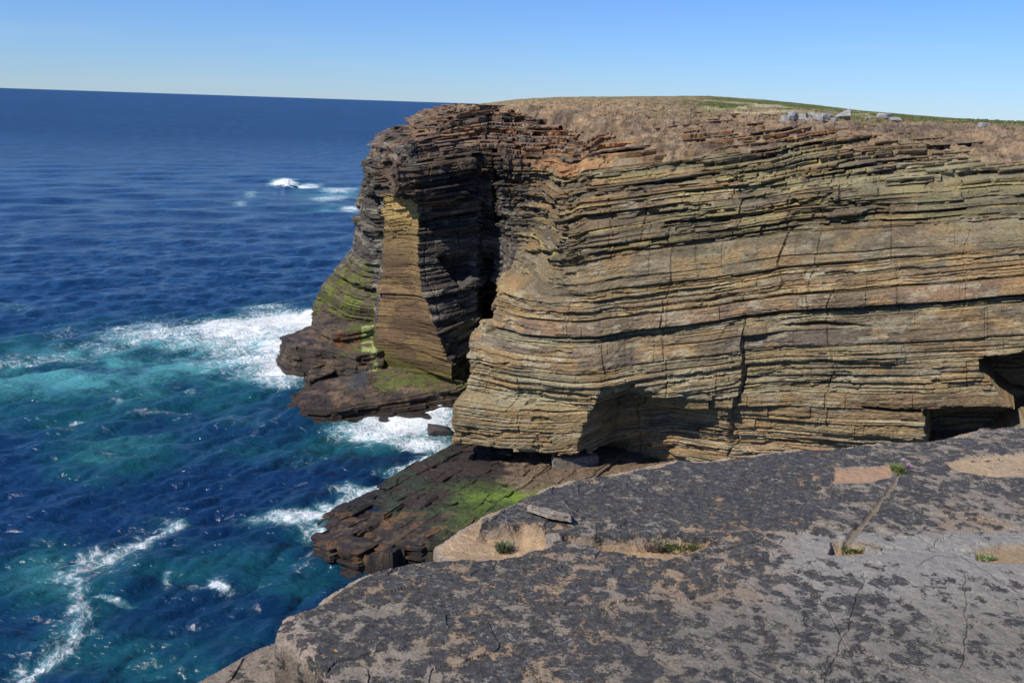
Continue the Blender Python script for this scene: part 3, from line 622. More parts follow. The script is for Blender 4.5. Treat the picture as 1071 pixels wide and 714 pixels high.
def near_col(X, Y, Z):
    C = np.zeros(X.shape + (3,)) + lin(60, 48, 38)
    def bl(mk, c, k=1.):
        nonlocal C; mm = np.clip(mk * k, 0, 1)[..., None]; C = C * (1 - mm) + c * mm
    n = fbm(X / 1.1, Y / 1.1, 420, 4); n2 = fbm(X / .45, Y / .45, 421, 4); U, V = proj(X, Y, Z)
    C *= .85; bl(sstep(.45, .58, n), lin(42, 36, 32)); bl(sstep(.5, .62, n2) * (V > 535), lin(96, 80, 56), .6)
    bl(sstep(.42, .56, n) * sstep(480, 450, U) * sstep(380, 420, U) * (V < 550), lin(52, 62, 40), .8)
    bl(sstep(455, 490, U + (n - .5) * 60) * sstep(495, 515, V + (n2 - .5) * 14), lin(70, 86, 34), .8)
    bl(sstep(478, 500, U + (n2 - .5) * 30) * np.exp(-((V - 521 + (n - .5) * 14 + (U - 500) * .06) / 8)**2), lin(106, 128, 40), .9)
    bl((V > 535) * sstep(.58, .64, fbm(X / .7, Y / .7, 422, 3)), lin(124, 86, 46), .45)
    bl(sstep(.55, .2, Z), lin(38, 28, 24), .9)
    bl(sstep(522, 540, U + (n2 - .5) * 40) * (1 - sstep(508, 516, V + (n - .5) * 16)), lin(126, 106, 84), .75)
    return C
hf('rock_platform', -10.5, 10, 33, 58, .04, near_shelf, M_shelf)

def multi_grid(name, grids, mat):
    vs = []; fs = []; cs = []; o_ = 0
    for P, C in grids:
        nr, nc = P.shape[:2]; idx = np.arange(nr * nc).reshape(nr, nc) + o_
        fs.append(np.stack([idx[:-1, :-1], idx[:-1, 1:], idx[1:, 1:], idx[1:, :-1]], -1).reshape(-1, 4)); vs.append(P.reshape(-1, 3)); cs.append(C.reshape(-1, 3)); o_ += nr * nc
    v = np.concatenate(vs); f = np.concatenate(fs); c = np.ones((len(v), 4), np.float32); c[:, :3] = np.clip(np.concatenate(cs), .003, .85)
    me = bpy.data.meshes.new(name); me.vertices.add(len(v)); me.vertices.foreach_set('co', v.reshape(-1).astype(np.float32))
    me.loops.add(f.size); me.loops.foreach_set('vertex_index', f.reshape(-1).astype(np.int32)); me.polygons.add(len(f)); me.polygons.foreach_set('loop_start', (np.arange(len(f)) * 4).astype(np.int32))
    me.polygons.foreach_set('use_smooth', np.zeros(len(f), bool)); me.update(calc_edges=True)
    me.attributes.new('col', 'FLOAT_COLOR', 'POINT').data.foreach_set('color', c.reshape(-1)); me.materials.append(mat)
    o = bpy.data.objects.new(name, me); S.collection.objects.link(o); o['kind'] = 'structure'; return o
def bedded_slab(poly, zfn, zbot, seed, colfn, rough=.35, bed=.2, sp=.07):
    '''a stack of thin beds with broken edges: wall rows round the outline, then rings closing over the top'''
    P = np.array(poly, float); Q = np.roll(P, -1, 0); ring = []
    for a, b in zip(P, Q):
        n = max(2, int(np.hypot(*(b - a)) / sp)); ring += [a + (b - a) * t for t in np.linspace(0, 1, n, endpoint=False)]
    ring = np.array(ring); c = ring.mean(0); area = .5 * np.sum(P[:, 0] * Q[:, 1] - Q[:, 0] * P[:, 1])
    tg = np.roll(ring, -3, 0) - np.roll(ring, 3, 0); nrm = np.stack([tg[:, 1], -tg[:, 0]], -1) * np.sign(area); nrm /= np.linalg.norm(nrm, axis=1)[:, None] + 1e-9
    per = np.arange(len(ring)) * sp; x, y = ring[:, 0], ring[:, 1]; zt = zfn(x, y); rows = []
    rg = np.random.default_rng(seed); z = zbot; lv = []; k = 0
    H = float(np.mean(zt)) - zbot; ts = []; t = 0
    while t < H - .05:
        h = min(rg.uniform(.5, 1.5) * bed, H - t); ts.append((t, t + h, k)); t += h; k += 1
    for t0, t1, k in ts:
        blk = hsh(np.floor(per / (bed * 5) + 7 * rg.random() + 1.2 * fbm(x / 1.2, y / 1.2, seed + 3, 2)), per * 0 + k, seed)
        off = rough * (.9 * blk + 1.0 * (fbm(x / 1.1 + k * 2.3, y / 1.1, seed + k, 3) - .5)) + (H - t0) * .22 + (rg.random() - .5) * .2
        for f, inn in ((.02, .05), (.12, .0), (.5, 0.), (.88, .0), (.99, .04)):
            zz = zbot + (t0 + (t1 - t0) * f) / H * (zt - zbot)
            o = off - inn + .05 * (fbm(x * 3, y * 3 + zz * 5, seed + 9, 2) - .5)
            rows.append(np.stack([x + nrm[:, 0] * o, y + nrm[:, 1] * o, zz], -1))
    top = rows[-1]; w = max(np.ptp(x), np.ptp(y)); m = int(np.clip(w / .16, 8, 45)); cc = np.array([c[0], c[1]])
    for q in np.linspace(1, 0, m)[1:]:
        xy = cc + (top[:, :2] - cc) * q; X, Y = xy[:, 0], xy[:, 1]
        lay = fbm(X / 1.3, Y / 1.3, seed + 20, 3) * 6; zz = zfn(X, Y) + .05 * (np.floor(lay) - 3) + .07 * (fbm(X * 3, Y * 3, seed + 21, 3) - .5)
        rows.append(np.stack([X, Y, zz], -1))
    G = np.array(rows); G = np.concatenate([G, G[:, :1]], 1)
    return G, colfn(G[..., 0], G[..., 1], G[..., 2]) * (.75 + .5 * vn(G[..., 2] * 11, G[..., 0] * .3, seed + 30))[..., None]
gr = []
for i, (poly, z, gx, gy) in enumerate(TIP_SLABS):
    PW = W(poly, z); cx = np.mean([p[0] for p in PW]); cy = np.mean([p[1] for p in PW])
    gr.append(bedded_slab(PW, lambda x, y, z=z, gx=gx, gy=gy, cx=cx, cy=cy: z + gx * (x - cx) * 2 + gy * (y - cy) + .12 * (fbm(x / 1.5, y / 1.5, 402, 3) - .5), -.7, 600 + i * 17, tip_col, .3, .22, .08))
multi_grid('shore_ledge_beds', gr, M_shelf)
gr = []; e0 = np.array(on_plane(340, 545, .3)); PERP = np.array([STR[1], -STR[0]]); rg = np.random.default_rng(8)
def ab(a, b): return e0 + STR * a + PERP * b
kb = 0; b0 = -.3
while b0 < 8.2:
    wd = rg.uniform(.7, 1.5); b1 = b0 + wd
    # where this strip starts at the water: walk from the sea end until inside the platform outline
    a = -3.0
    while a < 14:
        u, v = proj(*[np.array(q) for q in (*ab(a, (b0 + b1) / 2), .3)])
        if v < 586 and u > 333: break
        a += .25
    a += rg.uniform(.1, .8); zb = .42 + .10 * min(b0, 6); first = True
    while a < 20:
        ln = rg.uniform(1.0, 2.4) if a < 8 and kb > 1 else rg.uniform(3, 7); g = rg.uniform(.02, .14)
        poly = [ab(a + rg.uniform(-.15, .15), b0 + rg.uniform(-.06, .06)), ab(a + ln - g, b0 + rg.uniform(-.06, .06)), ab(a + ln - g + rg.uniform(-.2, .2), b1 - .03), ab(a + rg.uniform(-.2, .25), b1 - .03)]
        dz = rg.uniform(-.16, .2) if a < 8 else rg.uniform(-.05, .06); ta = rg.uniform(-.05, .06); tb = rg.uniform(.02, .14); c = ab(a + ln / 2, (b0 + b1) / 2)
        zc = min(zb + dz + .02 * a, 1.15)
        gr.append(bedded_slab(poly, lambda x, y, c=c, zc=zc, ta=ta, tb=tb: zc + ta * ((x - c[0]) * STR[0] + (y - c[1]) * STR[1]) + tb * ((x - c[0]) * PERP[0] + (y - c[1]) * PERP[1]), -.5, 700 + len(gr) * 3, near_col, .10 if not first else .25, .15, .07))
        a += ln; first = False
    b0 = b1; kb += 1
multi_grid('rock_platform_beds', gr, M_shelf)

# ------------------------------------------------------------------ the slab the photographer looks across
def ledge_material():
    m = NT('lichened_slab'); co = m.coord(); rock = m.attr('col').outputs['Color']; den = m.attr('lichen').outputs['Fac']; sandy = m.attr('sand').outputs['Fac']
    g = m.noise(co, 26, 6, .7); g2 = m.noise(co, 90, 3, .6); g3 = m.noise(co, 3.2, 5, .6)
    base = m.mix(1, rock, m.grey(m.math('ADD', m.rng(g, .3, .7, .72, 1.25, 'LINEAR'), m.rng(g2, .3, .7, -.16, .16, 'LINEAR'))), 'MULTIPLY')
    wn = m.n('ShaderNodeTexNoise', i_Scale=9, i_Detail=4); m.l(co, wn.inputs['Vector'])
    vm = m.n('ShaderNodeVectorMath', operation='MULTIPLY_ADD'); m.l(wn.outputs['Color'], vm.inputs[0]); vm.inputs[1].default_value = (.10, .10, 0); m.l(co, vm.inputs[2]); wc = vm.outputs[0]
    # round thalli merging into sheets
    vo = m.n('ShaderNodeTexVoronoi', feature='SMOOTH_F1', i_Scale=10.5, i_Smoothness=.3); m.l(wc, vo.inputs['Vector'])
    n1 = m.noise(wc, 6.5, 10, .74); n2 = m.noise(co, 38, 6, .8)
    f = m.math('ADD', m.math('MULTIPLY', m.rng(vo.outputs['Distance'], 0, .75, 1, 0, 'LINEAR'), .30), m.math('ADD', m.math('MULTIPLY', m.rng(n1, .28, .72, 0, 1, 'LINEAR'), .40), m.math('MULTIPLY', m.rng(n2, .25, .75, 0, 1, 'LINEAR'), .42)))
    f = m.math('SUBTRACT', f, .06)
    lic = m.rng(m.math('SUBTRACT', f, m.math('SUBTRACT', 1., den)), -.035, .035)
    lc = m.mix(m.rng(g, .35, .65), (.031, .030, .030), (.080, .077, .072)); lc = m.mix(m.rng(m.noise(co, 60, 4, .8), .58, .68), lc, (.13, .125, .12))
    c = m.mix(lic, base, lc)
    # pale grey crust and rare orange lichen
    pale = m.math('MULTIPLY', m.rng(m.noise(wc, 24, 6, .8), .555, .60), m.rng(g3, .38, .55, .3, 1)); c = m.mix(m.math('MULTIPLY', pale, .8), c, (.27, .25, .215))
    org = m.math('MULTIPLY', m.rng(m.noise(co, 14, 2, .5), .745, .76), m.rng(m.noise(co, 1.3, 2, .5), .45, .55)); c = m.mix(org, c, (.55, .24, .03))
    # hairline cracks
    vc = m.n('ShaderNodeTexVoronoi', feature='DISTANCE_TO_EDGE', i_Scale=1.25, i_Randomness=1); m.l(vm.outputs[0], vc.inputs['Vector'])
    crk = m.math('MULTIPLY', m.rng(vc.outputs[0], 0, .012, 1, 0), m.rng(g3, .48, .56)); c = m.mix(m.math('MULTIPLY', crk, .55), c, (.24, .225, .20))
    m.l(c, m.b.inputs['Base Color']); m.b.inputs['Roughness'].default_value = .88; m.b.inputs['Specular IOR Level'].default_value = .3
    b = m.bump(m.noise(co, 12, 8, .7), .035); b = m.bump(g2, .006, 1, b); b = m.bump(lic, .008, 1, b); b = m.bump(crk, .01, -1 if False else 1, b)
    m.l(b, m.b.inputs['Normal']); return m.m
ZB, ZT = 17.20, 17.31
LEDGE = {}
def build_ledge():
    pu = np.concatenate([np.arange(-500, 120, 12), np.arange(120, 1100, 1.0), np.arange(1100, 2400, 12)])
    el = np.concatenate([np.linspace(1.45, .65, 40)[:-1], np.arange(.65, .25, -.00095), np.linspace(.25, .2, 12)])
    az = np.arctan((pu - 535.5) / F); az = np.concatenate([az, np.linspace(az[-1], 1.45, 14)[1:]]); az = np.concatenate([np.linspace(-1.45, az[0], 14)[:-1], az])
    AZ, EL = np.meshgrid(az, el); RR = (CZ - ZT) / np.tan(EL); X = RR * np.sin(AZ); Y = RR * np.cos(AZ)
    w1 = fbm(X * 1.6, Y * 1.6, 501, 5) - .5; w2 = fbm(X * 1.6 + 9, Y * 1.6, 502, 5) - .5; w3 = fbm(X * 7, Y * 7, 503, 3) - .5
    Xw = X + w1 * .34 + w3 * .05; Yw = Y + w2 * .30 + w3 * .05
    far = [(2400, 380), (1400, 425), (1150, 440), (1071, 447), (1035, 448), (1000, 456), (962, 460), (920, 462), (860, 471), (812, 473), (775, 477), (735, 482), (700, 480), (662, 492), (625, 503), (596, 508), (566, 513), (545, 524)]
    def WP(p, z): return W(p, z)
    base = WP(far + [(520, 535), (500, 541), (470, 558), (462, 572), (466, 582), (430, 590), (400, 593), (370, 606), (345, 620), (318, 632), (296, 640), (293, 650), (302, 664), (318, 682), (330, 716), (330, 1500)], ZB) + [(14, -3)]
    Fp = WP(far + [(520, 535), (500, 541), (498, 548), (545, 549), (588, 560), (598, 566), (640, 568), (668, 566), (690, 560), (720, 562), (760, 566), (820, 560), (900, 556), (1071, 556), (2400, 530)], ZT)
    Np = WP([(466, 583), (520, 579), (572, 573), (588, 568), (628, 573), (656, 581), (698, 586), (712, 576), (730, 566), (800, 556), (1071, 552), (2400, 520), (2400, 2400), (330, 2400), (322, 716), (318, 690), (304, 670), (296, 656), (294, 648), (302, 638), (345, 619), (385, 600), (430, 589)], ZT)
    sb = sdist(Xw, Yw, base); sF = sdist(Xw, Yw, Fp); sN = sdist(Xw, Yw, Np)
    Lp = WP([(150, 730), (185, 714), (240, 688), (292, 664), (330, 650), (500, 640), (500, 1500), (-300, 1500), (0, 800)], 17.02)
    sL = sdist(X + w1 * .1 + w3 * .06, Y + w2 * .1 + w3 * .06, Lp)
    und = .07 * (fbm(X * .45, Y * .45, 504, 3) - .5) + .035 * (fbm(X * 2.5, Y * 2.5, 505, 4) - .5) + .010 * (fbm(X * 11, Y * 11, 506, 4) - .5)
    # thin sheet steps within the surface
    lay = fbm(X * .9, Y * 1.1, 507, 4) * 7; und += .016 * (np.floor(lay) - lay) * -1 * .6
    zt = ZT + und
    zb = ZB + und * .6 + .03 * (fbm(X * 6, Y * 6, 508, 4) - .5)
    Z = np.full(X.shape, -2.0)
    Z = np.where(sL > 0, 17.02 + und * 1.3 - .03 * (1 - sstep(0, .06, sL)), Z)
    Z = np.where((sL <= 0) & (sL > -.25), 16.75 + w3 * .1, Z)
    Z = np.where(sb > 0, np.maximum(Z, zb - .04 * (1 - sstep(0, .05, sb))), Z)
    Z = np.where((sb <= 0) & (sb > -.16) & (X > -.55), np.maximum(Z, ZB - .22 + w3 * .15 + w1 * .2), Z)
    e = lambda s: sstep(-.004, .022, s)
    top = np.maximum(e(sF), e(sN))
    Z = np.where((sb > 0) | (sN > 0), np.maximum(Z, zb + (zt - zb) * top), Z)
    # sandy pit, groove, hollows
    U, V = proj(X, Y, np.maximum(Z, 17.0))
    cov = sstep(0, .1, Y - 3.0)
    nn = w3 * 8 + w1 * 10
    pit = sdist(U + w3 * 5, V + w3 * 4, [(869, 566), (884, 564), (905, 566), (905, 578), (868, 580)])
    gro = pline(U + w3 * 4, V, [(941, 494), (935, 505), (922, 522), (905, 545), (893, 557), (886, 567)])
    hol = sdist(U + nn, V + nn * .5, [(1020, 574), (1045, 567), (1085, 568), (1085, 588), (1040, 586), (1022, 584)])
    p1 = sdist(U + nn, V + nn * .5, [(872, 490), (932, 487), (934, 499), (900, 503), (868, 503)])
    p2 = sdist(U + nn * 1.5, V + nn * .5, [(985, 482), (1040, 476), (1100, 472), (1100, 497), (1040, 498), (1000, 492)])
    Z -= .07 * sstep(-1, 1.5, pit) + .022 * (1 - sstep(.6, 4, gro + nn * .5)) + .03 * sstep(-3, 3, hol) + .014 * sstep(-1.5, 1.0, p1) + .01 * sstep(-1.5, 1, p2)
    for cl, wd, dp in (([(540, 626), (560, 632), (590, 633), (606, 628)], 1.2, .02), ([(903, 574), (915, 577), (921, 578)], 2.0, .05), ([(800, 560), (840, 557), (880, 561)], 1.5, .012), ([(700, 590), (760, 575), (800, 562)], 1.3, .015),
                       ([(860, 714), (885, 660), (905, 600)], 1.2, .01), ([(905, 714), (868, 640), (850, 610)], 1.2, .01), ([(1010, 600), (1012, 650), (1006, 700)], 1.2, .01), ([(960, 560), (985, 575), (1030, 577)], 1.2, .012), ([(330, 714), (352, 690), (400, 680), (450, 672)], 1.5, .015)):
        Z -= dp * (1 - sstep(.2, wd, pline(U + w3 * 8, V + w3 * 6, cl)))
    # ground that carries the photographer, out of frame
    Z = np.where(RR < 1.5, np.maximum(Z, 18.4 + und), Z)
    # ---- colours
    n = fbm(X * 1.3, Y * 1.3, 511, 4); n2 = fbm(X * 5, Y * 5, 512, 4); n5 = fbm(X * .6, Y * .6, 513, 3)
    C = np.zeros(X.shape + (3,)) + lin(134, 124, 110)
    def bl(mk, c, k=1.):
        nonlocal C; mm = np.clip(mk * k, 0, 1)[..., None]; C = C * (1 - mm) + c * mm
    bl(sstep(.45, .6, n + (n2 - .5) * .5), lin(150, 126, 100), .8)
    grey = sstep(760, 850, U + nn * 2) * sstep(548, 560, V + nn); bl(grey, lin(140, 136, 128), .9)
    grey2 = sstep(590, 680, U) * sstep(600, 660, V + nn * 2); bl(grey2, lin(116, 110, 99), .8)
    exposed = (1 - top) * (sb > 0); bl(exposed, lin(162, 136, 106), .95); bl(exposed * sstep(.5, .6, n2), lin(186, 160, 126), .6)
    for q, cc in ((p1, lin(170, 136, 104)), (p2, lin(170, 146, 114)), (hol, lin(150, 128, 96)), (pit, lin(164, 138, 104))): bl(sstep(-2, 2, q), cc, .95)
    bl(1 - sstep(1.5, 3.5, gro + w3 * 6), lin(112, 98, 76), .6)
    steep = (sb < .03) | (Z < 16.9); bl(steep * 1., lin(158, 142, 126), .9)
    bl((sL > 0) * (top < .5) * (sb < 0), lin(124, 112, 98), .8)
    den = .60 + .10 * (n - .5) + .12 * (n5 - .5)
    den = den - .32 * np.exp(-((V - 575 - (U - 900) * .02 + nn * .6) / 17)**2) * sstep(790, 850, U) - .12 * sstep(930, 1000, U) * sstep(500, 560, V)
    den = den - .07 * sstep(610, 760, U) * sstep(590, 650, V + nn)
    den = den + .07 * (V < 545) * (U > 560) * (U < 850)
    den = den - .25 * sstep(.0, -.02, sb) * (sN < 0) * (Z > 17.06) - .35 * exposed - .3 * (Z < 16.9)
    den = den - .14 * np.exp(-(pline(U, V, [(350, 712), (400, 690), (440, 680)]) / 9)**2) - .12 * (U < 330) * sstep(640, 700, V)
    for q in (pit, hol, p1): den = den - .45 * sstep(-2, 1, q)
    den = den - .24 * sstep(-2, 2, p2) - .4 * (1 - sstep(1.5, 4, gro + w3 * 6))
    o = grid_mesh('rock_ledge', np.stack([X, Y, Z], -1), {'col': C, 'lichen': np.clip(den, 0, 1), 'sand': sstep(-2, 2, pit)}, ledge_material(), smooth=False)
    o['kind'] = 'structure'
    LEDGE['U'], LEDGE['V'] = proj(X, Y, Z); LEDGE['P'] = (X, Y, Z)
build_ledge()
def ledge_point(u, v):
    i = np.argmin((LEDGE['U'] - u)**2 + (LEDGE['V'] - v)**2); return tuple(a.ravel()[i] for a in LEDGE['P'])

# ------------------------------------------------------------------ loose stones
def simple_rock(name, c1, c2, scale=8, rough=.9, spec=.25):
    m = NT(name); co = m.coord(); n = m.noise(co, scale, 7, .7); n2 = m.noise(co, scale * 6, 4, .7)
    c = m.mix(m.rng(n, .35, .65), c1, c2); c = m.mix(m.rng(n2, .55, .65, 0, .5), c, tuple(x * .35 for x in c1))
    m.l(c, m.b.inputs['Base Color']); m.b.inputs['Roughness'].default_value = rough; m.b.inputs['Specular IOR Level'].default_value = spec
    b = m.bump(n, .12 / scale * 3); b = m.bump(n2, .05 / scale * 3, 1, b); m.l(b, m.b.inputs['Normal']); return m.m
M_grey = simple_rock('grey_boulder_rock', (.27, .26, .25), (.40, .385, .36), 2.2)
M_wet = simple_rock('wet_rock', (.018, .014, .011), (.05, .038, .026), 2.5, .35, .6)
M_tan = simple_rock('tan_slab_rock', (.30, .235, .175), (.40, .33, .26), 10)
def stone(name, loc, size, seed, mat, rz=0., tilt=0., flat=1.):
    """angular slab: a subdivided box with clipped corners and rough skin"""
    import bmesh
    rg = np.random.default_rng(seed); bm = bmesh.new(); bmesh.ops.create_cube(bm, size=1)
    bmesh.ops.subdivide_edges(bm, edges=bm.edges[:], cuts=5, use_grid_fill=True)
    planes = [(lambda d: d / np.linalg.norm(d))(rg.normal(0, 1, 3) * np.array([1, 1, .45])) for _ in range(9)]; offs = rg.uniform(.38, .52, 9)
    for v in bm.verts:
        p = np.array(v.co)
        for n, o in zip(planes, offs):
            q = p @ n - o
            if q > 0: p = p - n * q
        k = p * 6 + seed
        p = p + .05 * (np.array([vn(np.array(k[0] + k[2]), np.array(k[1]), seed), vn(np.array(k[1] + k[2]), np.array(k[0]), seed + 1), vn(np.array(k[0]), np.array(k[1] + k[2]), seed + 2)]) - .5)
        v.co = p * np.array(size)
    me = bpy.data.meshes.new(name); bm.to_mesh(me); bm.free(); me.materials.append(mat)
    o = bpy.data.objects.new(name, me); S.collection.objects.link(o); o.location = loc; o.rotation_euler = (tilt, tilt * .6, rz); return o
# grey boulders and slabs strewn along the cliff top (photo position, width in px)
BL = [(822, 124, 9, 'leftmost small grey boulder of the cliff-top scatter'), (829, 122, 12, 'second grey boulder from the left of the cliff-top scatter'), (838, 123.5, 11, 'squat grey boulder in the left clump on the cliff top'),
      (846, 126, 8, 'low grey stone at the front of the left cliff-top clump'), (857, 124, 10, 'grey boulder just left of the middle cliff-top pile'), (865, 124, 13, 'wide grey boulder of the middle cliff-top pile'),
      (872, 126, 8, 'small grey stone at the right foot of the middle cliff-top pile'), (882, 122.5, 13, 'tall tilted grey block standing alone on the cliff top'), (908, 124, 7, 'small grey stone between the tilted block and the long pale slab'),
      (924, 122.5, 14, 'long pale slab lying flat on the cliff-top skyline'), (937, 125, 10, 'pale grey block right of the long flat slab'), (850, 120.5, 8, 'small grey stone behind the left cliff-top clump'), (1027, 131, 8, 'lone pale stone far right on the cliff top')]
for k, (u, v, wpx, lab) in enumerate(BL):
    x, y, z = top_point(u, v + 2); d = wpx * y / F * 1.15
    tl = .45 if wpx == 13 and u > 880 else .08
    tag(stone('boulder', (x, y, z + d * .17), (d, d * .8, d * (.34 if 'slab' in lab else .6)), 900 + k, M_grey, k * 1.3 if 'slab' not in lab else .1, tl), lab, 'boulder', 'grey boulders scattered along the cliff top')
# dark rocks awash
for k, (u, v, wpx, hpx, lab) in enumerate([(432, 434, 34, 5, 'long flat wet rock awash in the white water beside the cliff foot'), (401, 437, 12, 4, 'small dark wet rock left of the long flat one in the white water'),
                                           (336, 388, 26, 7, 'dark rock rib awash just above the front of the far shore ledge'), (338, 376, 24, 6, 'dark rock rib in foam below the upper far shore ledge'), (460, 447, 26, 6, 'dark wet rock touching the cliff nose in the surf'), (300, 195, 22, 3, 'black rock breaking the open sea under a white splash')]):
    x, y = on_plane(u, v, .15); d = wpx * y / F
    tag(stone('wet_rock', (x, y, .05), (d, d * .45, max(.55, hpx * y / F * .8)), 950 + k, M_wet, .15, .06), lab, 'rock', 'rocks awash in the surf')
x, y = on_plane(602, 494, .7)
M_slab = simple_rock('fallen_block_rock', (.15, .125, .10), (.26, .215, .165), 3.5)
tag(stone('fallen_block', (x, y + .4, 1.15), (2.7, 1.7, 1.1), 977, M_slab, .12, .05), 'large tan fallen block lying under the overhang of the cliff nose', 'boulder')
# loose slab tilted on the ledge
def loose_slab(pts, th, lab, lift, mat, seed):
    P = [on_plane(u, v, ZT) for u, v in pts]; n = len(P); c = np.mean(P, 0); zs = [ZT + (-.015 if i < n // 2 else lift) for i in range(n)]
    vs = []; fs = []; rg = np.random.default_rng(seed)
    ring = []
    for i in range(n):                                                      # refine the outline and roughen it
        a = np.array(P[i]); b = np.array(P[(i + 1) % n])
        for t in np.linspace(0, 1, 7)[:-1]: ring.append((*(a + (b - a) * t + rg.normal(0, .006, 2)), zs[i] * (1 - t) + zs[(i + 1) % n] * t))
    m = len(ring)
    for s, dz in ((1., 0), (.985, .35), (1.0, .7), (.97, 1.)):
        for x, y, z in ring: vs.append((c[0] + (x - c[0]) * s + rg.normal(0, .003), c[1] + (y - c[1]) * s + rg.normal(0, .003), z + th * (dz)))
    for s in (.7, .35):
        for x, y, z in ring: vs.append((c[0] + (x - c[0]) * s, c[1] + (y - c[1]) * s, np.mean(zs) * (1 - s) + z * s + th + rg.normal(0, .003)))
    vs.append((c[0], c[1], np.mean(zs) + th)); vs.append((c[0], c[1], np.mean(zs)))
    for L in range(5):
        for i in range(m): fs.append((L * m + i, L * m + (i + 1) % m, (L + 1) * m + (i + 1) % m, (L + 1) * m + i))
    for i in range(m): fs.append((5 * m + i, 5 * m + (i + 1) % m, 6 * m)); fs.append(((i + 1) % m, i, 6 * m + 1))
    return tag(raw_mesh('loose_slab', vs, fs, mat), lab, 'stone slab')
M_slab = simple_rock('loose_slab_rock', (.24, .2, .16), (.36, .31, .25), 14)
loose_slab([(552, 533), (575, 536), (600, 546), (597, 552), (575, 549), (553, 541)], .05, 'tan flat slab tilted over a dark gap at the edge of the black lichened ledge', .045, M_slab, 1)
loose_slab([(571, 561), (584, 559), (589, 566), (573, 569)], .035, 'small grey block in the seam below the tilted tan slab', -.06, M_slab, 2)
loose_slab([(905, 568), (922, 574), (921, 578), (905, 573)], .03, 'thin grey stone flake bridging the crack beside the sandy pit', 0., M_slab, 3)

# ------------------------------------------------------------------ small plants rooted in the cracks
def leaf_mat(name, c1, c2):
    m = NT(name); n = m.noise(m.coord(), 60, 3); m.l(m.mix(m.rng(n, .3, .7), c1, c2), m.b.inputs['Base Color'])
    m.b.inputs['Roughness'].default_value = .6; m.b.inputs['Subsurface Weight'].default_value = 0; return m.m
M_green = leaf_mat('plant_green', (.035, .085, .018), (.11, .19, .04)); M_dull = leaf_mat('plant_dull', (.06, .08, .035), (.16, .15, .08)); M_dry = leaf_mat('plant_dry', (.16, .11, .10), (.34, .27, .24))
M_pink = leaf_mat('flower_pink', (.60, .32, .50), (.78, .55, .72)); M_bloomgreen = leaf_mat('moss_green', (.10, .12, .03), (.18, .2, .05))
def blades(base_r, n, h, wd, seed, spread=1., ell=(1, 1)):
    rg = random.Random(seed); vs = []; fs = []
    for _ in range(n):
        a = rg.uniform(0, 6.283); r = base_r * math.sqrt(rg.random()); x = r * math.cos(a) * ell[0]; y = r * math.sin(a) * ell[1]
        b = a + rg.uniform(-.8, .8); hh = h * rg.uniform(.45, 1.15); le = rg.uniform(.2, 1.) * spread * hh
        px, py = -math.sin(b) * wd / 2, math.cos(b) * wd / 2; i = len(vs); mid = .55
        vs += [(x - px, y - py, -.004), (x + px, y + py, -.004), (x + le * .35 * math.cos(b) + px, y + le * .35 * math.sin(b) + py, hh * .65), (x + le * .35 * math.cos(b) - px, y + le * .35 * math.sin(b) - py, hh * .65), (x + le * math.cos(b), y + le * math.sin(b), hh * rg.uniform(.75, 1.05))]
        fs += [(i, i + 1, i + 2, i + 3), (i + 3, i + 2, i + 4)]
    return vs, fs
def plant(u, v, parts, lab, cat='plant', nm='plant_tuft'):
    x, y, z = ledge_point(u, v); e = bpy.data.objects.new(nm, None); S.collection.objects.link(e); e.location = (x, y, z); tag(e, lab, cat, 'plants growing in the ledge cracks')
    for pn, mat, kw, off in parts:
        vs, fs = blades(**kw); o = raw_mesh(pn, [(a + off[0], b + off[1], c) for a, b, c in vs], fs, mat, e)
    return e
plant(527, 576, [('leaves', M_dull, dict(base_r=.045, n=170, h=.055, wd=.006, seed=1), (0, 0)), ('fresh_leaves', M_green, dict(base_r=.03, n=60, h=.06, wd=.005, seed=2), (0, .01))], 'small round dull green cushion plant on the tan rock near the ledge edge')
plant(708, 571, [('grass_blades', M_green, dict(base_r=.09, n=420, h=.055, wd=.004, seed=3, spread=1.3, ell=(1.7, .7)), (.0, 0))], 'low bright green grass tuft in the seam across the ledge', 'plant', 'grass_tuft')
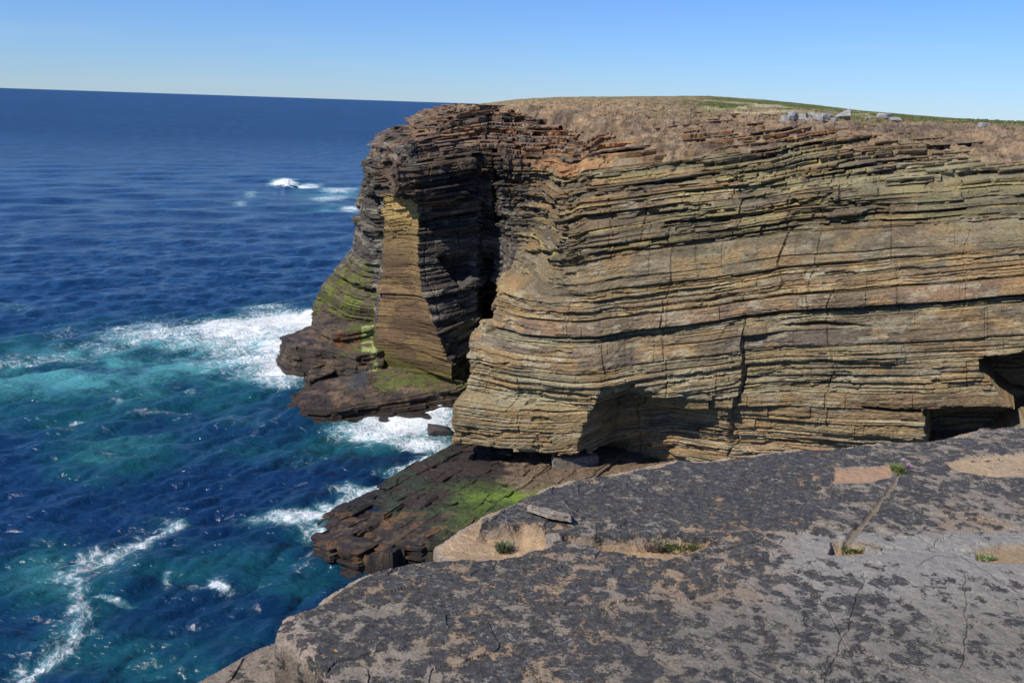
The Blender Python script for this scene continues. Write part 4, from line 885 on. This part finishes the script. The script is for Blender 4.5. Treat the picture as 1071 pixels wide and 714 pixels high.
plant(683, 573, [('dry_leaves', M_dry, dict(base_r=.055, n=150, h=.055, wd=.007, seed=5, spread=1.4, ell=(1.3, .8)), (0, 0)), ('stems', M_dull, dict(base_r=.05, n=60, h=.05, wd=.004, seed=6, spread=1.5), (0, 0))], 'dried grey-pink plant beside the green grass tuft in the seam', 'plant', 'dry_plant')
plant(893, 574, [('leaves', M_green, dict(base_r=.05, n=120, h=.035, wd=.007, seed=7, spread=1.6, ell=(1.3, .8)), (0, 0))], 'small green rosette plant in the square sandy pit')
plant(1028, 585, [('leaves', M_green, dict(base_r=.045, n=80, h=.03, wd=.006, seed=8, spread=1.6, ell=(1.6, .7)), (0, 0))], 'sparse green plant at the edge of the sandy hollow far right')
th = plant(938, 492, [('cushion', M_bloomgreen, dict(base_r=.07, n=420, h=.035, wd=.005, seed=9, spread=.8, ell=(.7, 1.3)), (0, 0)), ('leaves', M_dull, dict(base_r=.05, n=80, h=.05, wd=.004, seed=10), (.02, .02))], 'green thrift cushion with pink flower heads at the top of the diagonal crack', 'plant', 'thrift_plant')
import bmesh
for k, (dx, dy, h) in enumerate([(.055, .03, .08), (.07, -.03, .06), (.08, -.055, .055), (.06, -.045, .07)]):
    bm = bmesh.new(); rg = random.Random(k)
    for q in range(40):
        a = rg.uniform(0, 6.28); c = rg.uniform(.0, 1); d = Vector((math.cos(a) * math.sqrt(1 - c * c), math.sin(a) * math.sqrt(1 - c * c), c * .8)); t = d.cross(Vector((0, 0, 1))).normalized() * .005
        b0 = Vector((dx, dy, h)); v = [bm.verts.new(p) for p in (b0, b0 + d * .012 - t, b0 + d * .017, b0 + d * .012 + t)]; bm.faces.new(v)
    me = bpy.data.meshes.new('flower_head'); bm.to_mesh(me); bm.free(); me.materials.append(M_pink); o = bpy.data.objects.new('flower_head', me); S.collection.objects.link(o); o.parent = th
    vs = [(dx * .6 - .001, dy * .6, 0), (dx * .6 + .001, dy * .6, 0), (dx + .001, dy, h), (dx - .001, dy, h), (dx * .6, dy * .6 + .0015, 0), (dx, dy + .0015, h)]
    raw_mesh('stem', vs, [(0, 1, 2, 3), (1, 4, 5, 2), (4, 0, 3, 5)], M_green, th)
